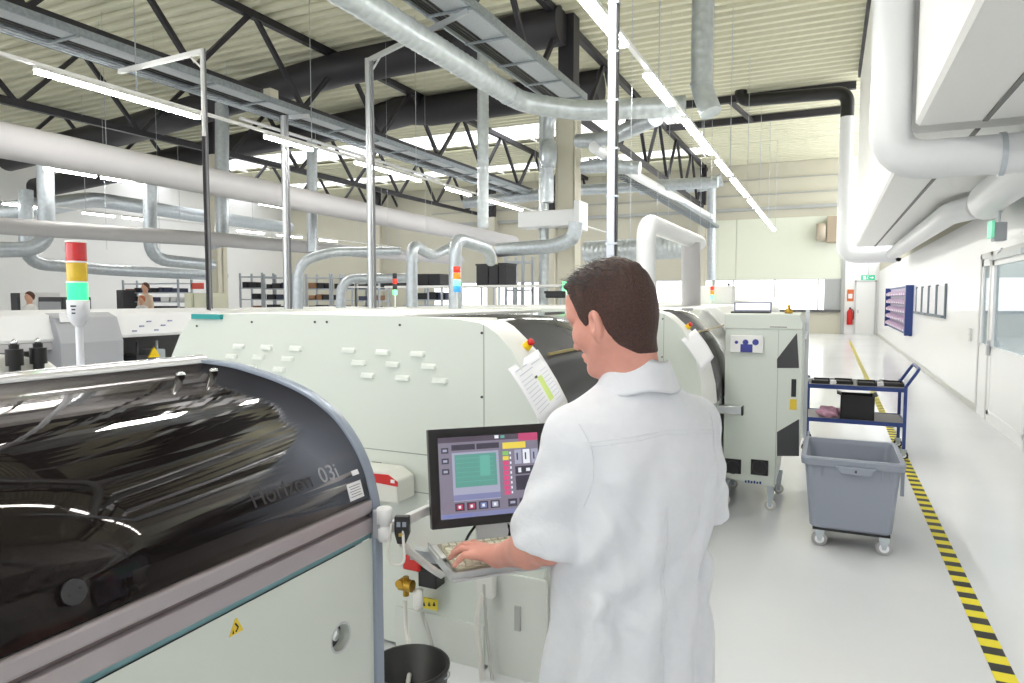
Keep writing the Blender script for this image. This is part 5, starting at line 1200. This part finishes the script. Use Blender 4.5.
# head frame
yaw = math.radians(70); pit = math.radians(18)
h0 = Vector((-math.sin(yaw), math.cos(yaw), 0)); HL = Vector((-math.cos(yaw), -math.sin(yaw), 0))
HF = h0*math.cos(pit)-Vector((0, 0, 1))*math.sin(pit); HU = Vector((0, 0, 1))*math.cos(pit)+h0*math.sin(pit)
HO = Vector((-.430, 1.462, 1.652))
HR = np.array([HF, HL, HU])
def hl(p): return (p-np.array(HO))@HR.T
def hw(v): return v@HR+np.array(HO)
A3 = lambda *v: np.array(v, float)
def head_sdf(q, ears=True):
    d = ell(q, (-.006, 0, .036), (.096, .076, .09))
    d = smin(d, ell(q, (-.03, 0, .012), (.072, .068, .075)), .02)
    d = smin(d, ell(q, (.03, 0, -.03), (.06, .056, .078)), .03)
    for s in (-1, 1):
        d = smin(d, cap(q, (-.005, s*.052, -.04), (.062, s*.02, -.092), .02, .017), .03)
        d = smin(d, ell(q, (.058, s*.04, -.018), (.03, .025, .03)), .02)
        d = smin(d, cap(q, (.084, s*.012, .034), (.074, s*.05, .03), .011), .014)
    d = smin(d, ell(q, (.08, 0, -.093), (.02, .02, .017)), .022)
    d = smin(d, ell(q, (.07, 0, .06), (.03, .05, .04)), .03)
    d = smin(d, cap(q, (.092, 0, .02), (.112, 0, -.026), .0075, .0115), .012)
    d = smin(d, ell(q, (.115, 0, -.03), (.011, .012, .009)), .008)
    for s in (-1, 1):
        d = smin(d, ell(q, (.102, s*.012, -.033), (.01, .007, .007)), .006)
        d = smax(d, -ell(q, (.1, s*.033, .014), (.016, .017, .011)), .012)
        d = np.minimum(d, ell(q, (.078, s*.032, .012), (.013, .013, .012)))
        d = smin(d, cap(q, (.09, s*.018, .0195), (.084, s*.045, .016), .0035), .004)
    d = smin(d, cap(q, (.095, -.014, -.056), (.095, .014, -.056), .006), .007)
    d = smin(d, cap(q, (.092, -.013, -.068), (.092, .013, -.068), .0065), .007)
    d = smax(d, -cap(q, (.104, -.02, -.062), (.104, .02, -.062), .0022), .003)
    for s in ((-1, 1) if ears else ()):   # ears
        e = ell(q, (-.006, s*.080, -.011), (.017, .010, .031))
        e = smin(e, ell(q, (-.001, s*.076, -.035), (.010, .007, .012)), .006)
        e = smax(e, -ell(q, (.0, s*.0895, -.006), (.010, .0105, .02)), .003)
        d = smin(d, e, .006)
    return d
def neck_sdf(q):
    a = (-.03, 0, -.03); b = hl(np.array([Wp(-.02, 0, 1.47)]))[0]
    return cap(q, a, b, .053, .062)
def fn_head(p):
    q = hl(p); d = smin(head_sdf(q), neck_sdf(q), .03)
    return smin(d, ell(loc(p), (-.01, 0, 1.44), (.09, .15, .06)), .04)
# arms and hands
SL, EL_, WL = Wp(.0, .15, 1.405), A3(-.545, 1.36, 1.165), A3(-.722, 1.478, 1.066)
SR, ER, WR = Wp(.0, -.175, 1.405), Wp(.04, -.222, 1.165), Wp(.27, -.13, 1.07)
def hand(p, W, kn, tips, th, palm_c):
    d = None
    # palm: slab of capsules wrist -> each knuckle
    for k in kn:
        c = cap(p, W*.8+k*.2, k, .0145, .0105); d = c if d is None else smin(d, c, .012)
    d = smin(d, cap(p, W, palm_c, .021, .018), .015)
    for k, t in zip(kn, tips):
        m1 = k+(t-k)*.42+A3(0, 0, .012); m2 = k+(t-k)*.74+A3(0, 0, .008)
        f = smin(smin(cap(p, k, m1, .0098, .0086), cap(p, m1, m2, .0086, .0078), .003), cap(p, m2, t, .0078, .0068), .003)
        d = smin(d, f, .004)
    f = smin(cap(p, th[0], th[1], .0135, .0105), cap(p, th[1], th[2], .0105, .0082), .004)
    return smin(d, f, .008)
kn = [A3(-.797, 1.524, 1.066), A3(-.806, 1.505, 1.069), A3(-.803, 1.486, 1.066), A3(-.792, 1.468, 1.06)]
tp_ = [A3(-.862, 1.551, 1.035), A3(-.878, 1.524, 1.034), A3(-.867, 1.489, 1.034), A3(-.832, 1.452, 1.033)]
thl = [A3(-.744, 1.508, 1.058), A3(-.772, 1.537, 1.048), A3(-.803, 1.552, 1.036)]
def fn_larm(p):
    d = cap(p, EL_+(SL-EL_)*.5, EL_, .05, .043); d = smin(d, cap(p, EL_, EL_+(WL-EL_)*.35, .042, .044), .02)
    d = smin(d, cap(p, EL_+(WL-EL_)*.35, WL, .043, .026), .02)
    return smin(d, hand(p, WL, kn, tp_, thl, A3(-.775, 1.496, 1.062)), .02)
KR = Vector(WR); hd = Vector((-.86, .5, 0)).normalized(); hs_ = Vector((.5, .86, 0)).normalized()
knr = [np.array(KR+hd*.085-hs_*.03*(1)+hs_*.02*i+Vector((0, 0, -.002))) for i in range(4)]
tpr = [np.array(KR+hd*(.15+.008*(1.5-abs(i-1.5)))-hs_*.036+hs_*.024*i+Vector((0, 0, -.034))) for i in range(4)]
thr = [np.array(KR+hd*.03-hs_*.025), np.array(KR+hd*.06-hs_*.05+Vector((0, 0, -.012))), np.array(KR+hd*.09-hs_*.055+Vector((0, 0, -.026)))]
def fn_rarm(p):
    d = cap(p, ER+(SR-ER)*.5, ER, .05, .043); d = smin(d, cap(p, ER, ER+(WR-ER)*.35, .042, .044), .02)
    d = smin(d, cap(p, ER+(WR-ER)*.35, WR, .043, .026), .02)
    return smin(d, hand(p, WR, knr, tpr, thr, np.array(KR+hd*.05)), .02)
def fn_torso(p):
    q = loc(p)
    d = ell(q, (-.01, 0, 1.25), (.1, .155, .22)); d = smin(d, ell(q, (0, 0, .98), (.1, .15, .16)), .06)
    d = smin(d, cap(p, SL, SR, .048), .05); d = smin(d, ell(q, (-.01, 0, 1.44), (.08, .13, .05)), .04)
    for s, k, a in ((1, Wp(.02, .1, .5), Wp(-.03, .11, .09)), (-1, Wp(.06, -.1, .5), Wp(.03, -.12, .09))):
        d = smin(d, cap(p, Wp(0, s*.09, .92), k, .085, .058), .04); d = smin(d, cap(p, k, a, .056, .04), .03); d = smin(d, cap(p, a-A3(0, 0, .04), a+np.array(PF)*.15-A3(0, 0, .055), .038, .03), .03)
    return d
def bbox(pts, m):
    a = np.array(pts); return a.min(0)-m, a.max(0)+m
parts = []
lo, hi = np.array(HO)-.18, np.array(HO)+.17; parts.append(nets(fn_head, lo-A3(0, 0, .09), hi, .0035))
b = bbox([SL, EL_, WL]+kn+tp_+thl, .055); parts.append(nets(fn_larm, b[0], b[1], .0038))
b = bbox([SR, ER, WR]+knr+tpr+thr, .055); parts.append(nets(fn_rarm, b[0], b[1], .0055))
b = bbox([Wp(-.2, -.3, 0), Wp(.3, .3, 1.5), Wp(-.2, .3, 0), Wp(.3, -.3, 0)], .0); parts.append(nets(fn_torso, b[0]-A3(0, 0, .0), b[1]+A3(0, 0, .05), .016))
V = []; Q = []; o_ = 0
for v, q in parts: V.append(v); Q.append(q+o_); o_ += len(v)
V = np.concatenate(V)-np.array(PC); Q = np.concatenate(Q)
me = bpy.data.meshes.new('body'); me.from_pydata(V.tolist(), [], Q.tolist()); me.materials.append(skin)
me.polygons.foreach_set('use_smooth', [True]*len(me.polygons)); me.update()
body = bpy.data.objects.new('body', me); COL.objects.link(body); body.parent = pp; body['_o'] = tuple(PC)
# eyes / brows as small parts
def hpt(x, y, z): return Vector(hw(np.array([[x, y, z]]))[0])
for s in (-1, 1):
    MB().tube([hpt(.094, s*.014, .034), hpt(.093, s*.028, .039), hpt(.083, s*.046, .036)], [.003, .0036, .002], 8).build('eyebrow', M('hair_brown', (66, 44, 38), .6), pp)
    c = hpt(.0795, s*.032, .012)
    e = MB(); n = 14
    vs = []; fs = []
    for i in range(7):
        for j in range(n):
            a, b_ = PI*i/6, 2*PI*j/n; vs.append(c+Vector((math.sin(a)*math.cos(b_), math.sin(a)*math.sin(b_), math.cos(a)))*.0122)
    for i in range(6):
        for j in range(n): fs.append((i*n+j, i*n+(j+1) % n, (i+1)*n+(j+1) % n, (i+1)*n+j))
    e.add(vs, fs, True).build('eye', M('eye_white', (225, 220, 214), .2), pp)
for t, m in zip(tp_, range(4)):     # finger nails
    k = kn[m]; dr_ = Vector(t-k).normalized()
    MB().obox(Vector(t)+Vector((0, 0, .0062))-dr_*.001, dr_, dr_.cross(Vector((0, 0, 1))), dr_.cross(Vector((0, 0, 1))).cross(dr_)*-1, .005, .0045, .0008).build('fingernail', M('nail', (240, 196, 182), .3), pp, bevel=.0006)
# ---- hair: short cropped cap, longer and darker on top
def hair_line(x):
    return np.interp(x, [-.12, -.08, -.055, -.034, -.022, .004, .018, .03, .042, .05, .058, .07, .12], [-.098, -.098, -.092, -.066, -.02, .02, -.004, -.006, .014, .05, .078, .096, .104])
def hairf(p):
    q = hl(p); th = .0025+.0085*np.clip((q[:, 2]-.03)/.07, 0, 1)+.004*np.clip((q[:, 0]+.02)/.08, 0, 1)*np.clip((q[:, 2]-.05)/.05, 0, 1)
    base = smin(head_sdf(q, False), neck_sdf(q), .03)
    n = np.sin(q[:, 0]*210+np.sin(q[:, 1]*160)*2)*np.sin(q[:, 1]*230+q[:, 2]*90)*.0012*np.clip(th/.006, .2, 1.6)
    d = base-th+n
    return smax(d, hair_line(q[:, 0])-q[:, 2], .006)
hm = M('hair_brown', (66, 44, 38), .6)
hair_mat = M('hair_dark', (74, 50, 44), .5, noise=.5, nscale=260, bump=.5, bscale=500, spec=.35)
hr_ = sdf_obj('hair', hairf, np.array(HO)-.15, np.array(HO)+A3(.15, .15, .16), .0032, hair_mat, pp)
rnd = np.random.RandomState(5); m = MB(); cnt = 0
Vh = np.array([v.co[:] for v in hr_.data.vertices])+np.array(PC)
Nh = np.array([v.normal[:] for v in hr_.data.vertices]); qh = hl(Vh)
idx = np.where(qh[:, 2] > .055)[0]; rnd.shuffle(idx)
for i in idx[:1700]:
    p0 = Vector(Vh[i]); n0 = Vector(Nh[i]); q = qh[i]
    if n0.z < .1 or q[0] > .075: continue
    L = .008+.008*np.clip((q[2]-.06)/.06, 0, 1)*(1+.8*(q[0] > .02)); L *= rnd.uniform(.7, 1.3)
    dr_ = (n0*.35+HF*.7+HL*rnd.uniform(-.35, .35)+HU*rnd.uniform(-.1, .3)).normalized()
    s_ = dr_.cross(n0).normalized()*.0007; mid = p0+dr_*L*.55+n0*.001; tip = p0+dr_*L-n0*.001
    m.add([p0-s_, p0+s_, mid+s_*.7, mid-s_*.7, tip], [(0, 1, 2, 3), (3, 2, 4)])
m.build('hair_tips', M('hair_top', (30, 24, 26), .35, spec=.6), pp)
# stubble fade on neck comes from the hair cap itself
# ---- white coat
coat_m = M('coat_white', (221, 223, 229), .85, bump=.45, bscale=22, noise=.02, nscale=40)
TZ = [.60, .62, .80, .95, 1.10, 1.22, 1.33, 1.40, 1.44, 1.475, 1.51, 1.56]
TA = [.222, .222, .2, .19, .184, .195, .198, .186, .16, .115, .078, .066]
TB = [.175, .175, .158, .148, .138, .138, .132, .116, .1, .085, .07, .062]
TF = [.01, .01, .005, .0, -.002, -.008, -.014, -.018, -.02, -.02, -.016, -.01]
def folds(q):
    f, l, z = q[:, 0], q[:, 1], q[:, 2]; th = np.arctan2(f, l)
    a = .008*np.sin(th*9+1.3*np.sin(z*7)+z*3)*np.clip((1.3-z)/.4, 0, 1)
    a += .0045*np.sin(l*46+f*22+z*31+1.2*np.sin(z*17))*np.clip((z-.85)/.2, 0, 1)*np.clip((1.42-z)/.1, 0, 1)
    a += .003*np.sin(z*52+l*38+np.sin(l*40))*np.exp(-((z-1.08)/.14)**2)
    bk = (f < 0.03)
    for (l0, z0, l1, z1, am, wd) in CREASE:
        dl, dz = l1-l0, z1-z0; t = np.clip(((l-l0)*dl+(z-z0)*dz)/(dl*dl+dz*dz), 0, 1)
        dd = np.hypot(l-l0-t*dl, z-z0-t*dz); tp = np.sin(np.clip(t, .02, .98)*PI)**.6
        a += bk*am*tp*np.exp(-(dd/wd)**2)
    return a
CREASE = [(.145, 1.33, .07, 1.12, .009, .013), (.12, 1.3, .02, 1.18, .007, .012), (-.13, 1.33, -.05, 1.1, .008, .013), (-.15, 1.28, -.1, .98, .009, .014), (.15, 1.22, .09, .92, .009, .014),
          (.03, 1.36, .045, 1.05, -.006, .016), (-.04, 1.33, -.03, 1.0, -.007, .018), (.1, 1.05, .04, .8, .008, .016), (-.06, 1.05, -.11, .78, .009, .016), (-.01, .98, .0, .75, -.006, .014),
          (.16, 1.1, .06, 1.04, .007, .01), (.15, 1.03, .05, .99, .006, .009), (-.16, 1.12, -.07, 1.05, .007, .01), (.13, 1.42, .05, 1.38, .004, .012), (-.09, 1.2, .0, 1.12, .005, .012)]
def sleeve(p, S, E, r0, r1, ext):
    S = np.array(S); E = np.array(E); D = (E-S)/np.linalg.norm(E-S); end = E+D*ext
    d = cap(p, S, end, r0, r1)
    t = (p-S)@D; Lz = np.linalg.norm(end-S)
    d = d+.0045*np.sin(t*55+(p@np.array([40, 25, 8.]))*1.0)*np.clip(t/.08, 0, 1)+.004*np.sin(t*38-(p@np.array([-30, 60, 20.])))*np.clip(t/.1, 0, 1)
    cav = np.maximum(cap(p, E-D*.02, E+D*.2, r1-.024), -(t-Lz+.075))
    return smax(smax(d, t-Lz+.02, .006), -cav, .004), cav
def coatf(p):
    q = loc(p); z = q[:, 2]
    a = np.interp(z, TZ, TA); b_ = np.interp(z, TZ, TB); fo = np.interp(z, TZ, TF)
    r = (np.abs(q[:, 1]/a)**2.3+np.abs((q[:, 0]-fo)/b_)**2.3)**(1/2.3)
    d = (r-1)*np.minimum(a, b_)
    d = d+folds(q)
    for S in (SL, SR):
        d = smin(d, cap(p, S, Wp(-.02, 0, 1.47), .062, .055), .045)
    sl, c1 = sleeve(p, SL, EL_, .062, .087, .03); sr, c2 = sleeve(p, SR, ER, .064, .082, .01)
    tk = .012; d = smin(d, sl, tk); d = smin(d, sr, tk)
    d = smax(d, .62-z, .004); d = smax(d, z-1.545, .006)
    # neck opening and sleeve openings are hollow
    d = smax(d, -cap(p, Wp(-.02, 0, 1.5), Wp(-.01, 0, 1.62), .062), .004)
    return d
b = bbox([Wp(-.22, -.32, .58), Wp(.25, .3, 1.56), Wp(-.22, .3, .6), Wp(.25, -.3, .6), EL_, ER], .09)
lo = b[0]; hi = b[1]; lo[2] = .6; hi[2] = 1.57
coat = sdf_obj('coat', coatf, lo, hi, .0065, coat_m, pp)
# collar: band standing round the neck, folded down
col = MB(); n = 40; rings = []
nc = Wp(-.018, 0, 0)
for (rr_, z, tilt) in ((.064, 1.515, 0), (.0665, 1.562, 0), (.069, 1.568, 0), (.073, 1.558, 0), (.094, 1.508, 0), (.096, 1.502, 0), (.092, 1.5, 0), (.07, 1.53, 0)):
    ring = []
    for j in range(n):
        a = math.radians(35)+math.radians(290)*j/(n-1)       # open at the front
        f, l = math.cos(a)*rr_*1.0, math.sin(a)*rr_*1.02
        back = -f/rr_
        ring.append(Vector(nc)+PF*f+PL*l+Vector((0, 0, z+.012*back-.012+(.004*math.sin(a*5)))))
    rings.append(ring)
v = [p for r_ in rings for p in r_]; f = []
for i in range(len(rings)-1):
    for j in range(n-1): f.append((i*n+j, i*n+j+1, (i+1)*n+j+1, (i+1)*n+j))
col.add(v, f, True).build('collar', coat_m, pp)
# seams laid on the coat surface
from mathutils.bvhtree import BVHTree
bv = BVHTree.FromPolygons([Vector(x.co)+PC for x in coat.data.vertices], [tuple(x.vertices) for x in coat.data.polygons])
def seam(pts, r=.0011):
    out = []
    for p, d_ in pts:
        h = bv.ray_cast(Vector(p), Vector(d_).normalized(), 1)
        if h[0] is not None: out.append(h[0]-Vector(d_).normalized()*.0003)
    if len(out) > 3: MB().tube(out, r, 6).build('seam', coat_m, pp)
NF = tuple(PF)
for dz in (0, .008): seam([(Wp(-.5, l, 1.405-dz+.02*(1-abs(l)/.17)), NF) for l in np.linspace(-.18, .17, 40)])
seam([(Wp(-.5, .012, z), NF) for z in np.linspace(1.27, .64, 50)], .0013)
seam([(Wp(-.5, .02, z), NF) for z in np.linspace(1.27, .64, 50)], .0008)
for s in (1, -1): seam([(Wp(-.5, s*(.172-.014*math.sin(t*PI)), 1.44-t*.17), NF) for t in np.linspace(0, 1, 24)], .0014)
# lower clothes: trousers and shoes
def trf(p):
    d = None
    for s, k, a in ((1, Wp(.02, .1, .5), Wp(-.03, .11, .09)), (-1, Wp(.06, -.1, .5), Wp(.03, -.12, .09))):
        c = smin(cap(p, Wp(0, s*.07, .88), k, .088, .078), cap(p, k, a, .08, .07), .03); d = c if d is None else smin(d, c, .02)
    return smax(d, .06-p[:, 2], .005)
b = bbox([Wp(-.2, -.25, .0), Wp(.3, .25, 1.0), Wp(-.2, .25, 0), Wp(.3, -.25, 0)], .03)
sdf_obj('trousers', trf, b[0], b[1], .014, M('trousers_white', (214, 216, 222), .8), pp)
for a in (Wp(-.03, .11, .09), Wp(.03, -.12, .09)):
    def shf(p):
        d = smin(cap(p, a-A3(0, 0, .045)-np.array(PF)*.03, a+np.array(PF)*.15-A3(0, 0, .05), .046, .042), cap(p, a-A3(0, 0, .045), a+A3(0, 0, .01), .048, .05), .02)
        return smax(d, .002-p[:, 2], .004)
    bb_ = bbox([a, a+np.array(PF)*.2], .08); bb_[0][2] = -.01
    sdf_obj('shoe', shf, bb_[0], bb_[1], .009, M('shoe_white', (220, 220, 220), .6), pp)
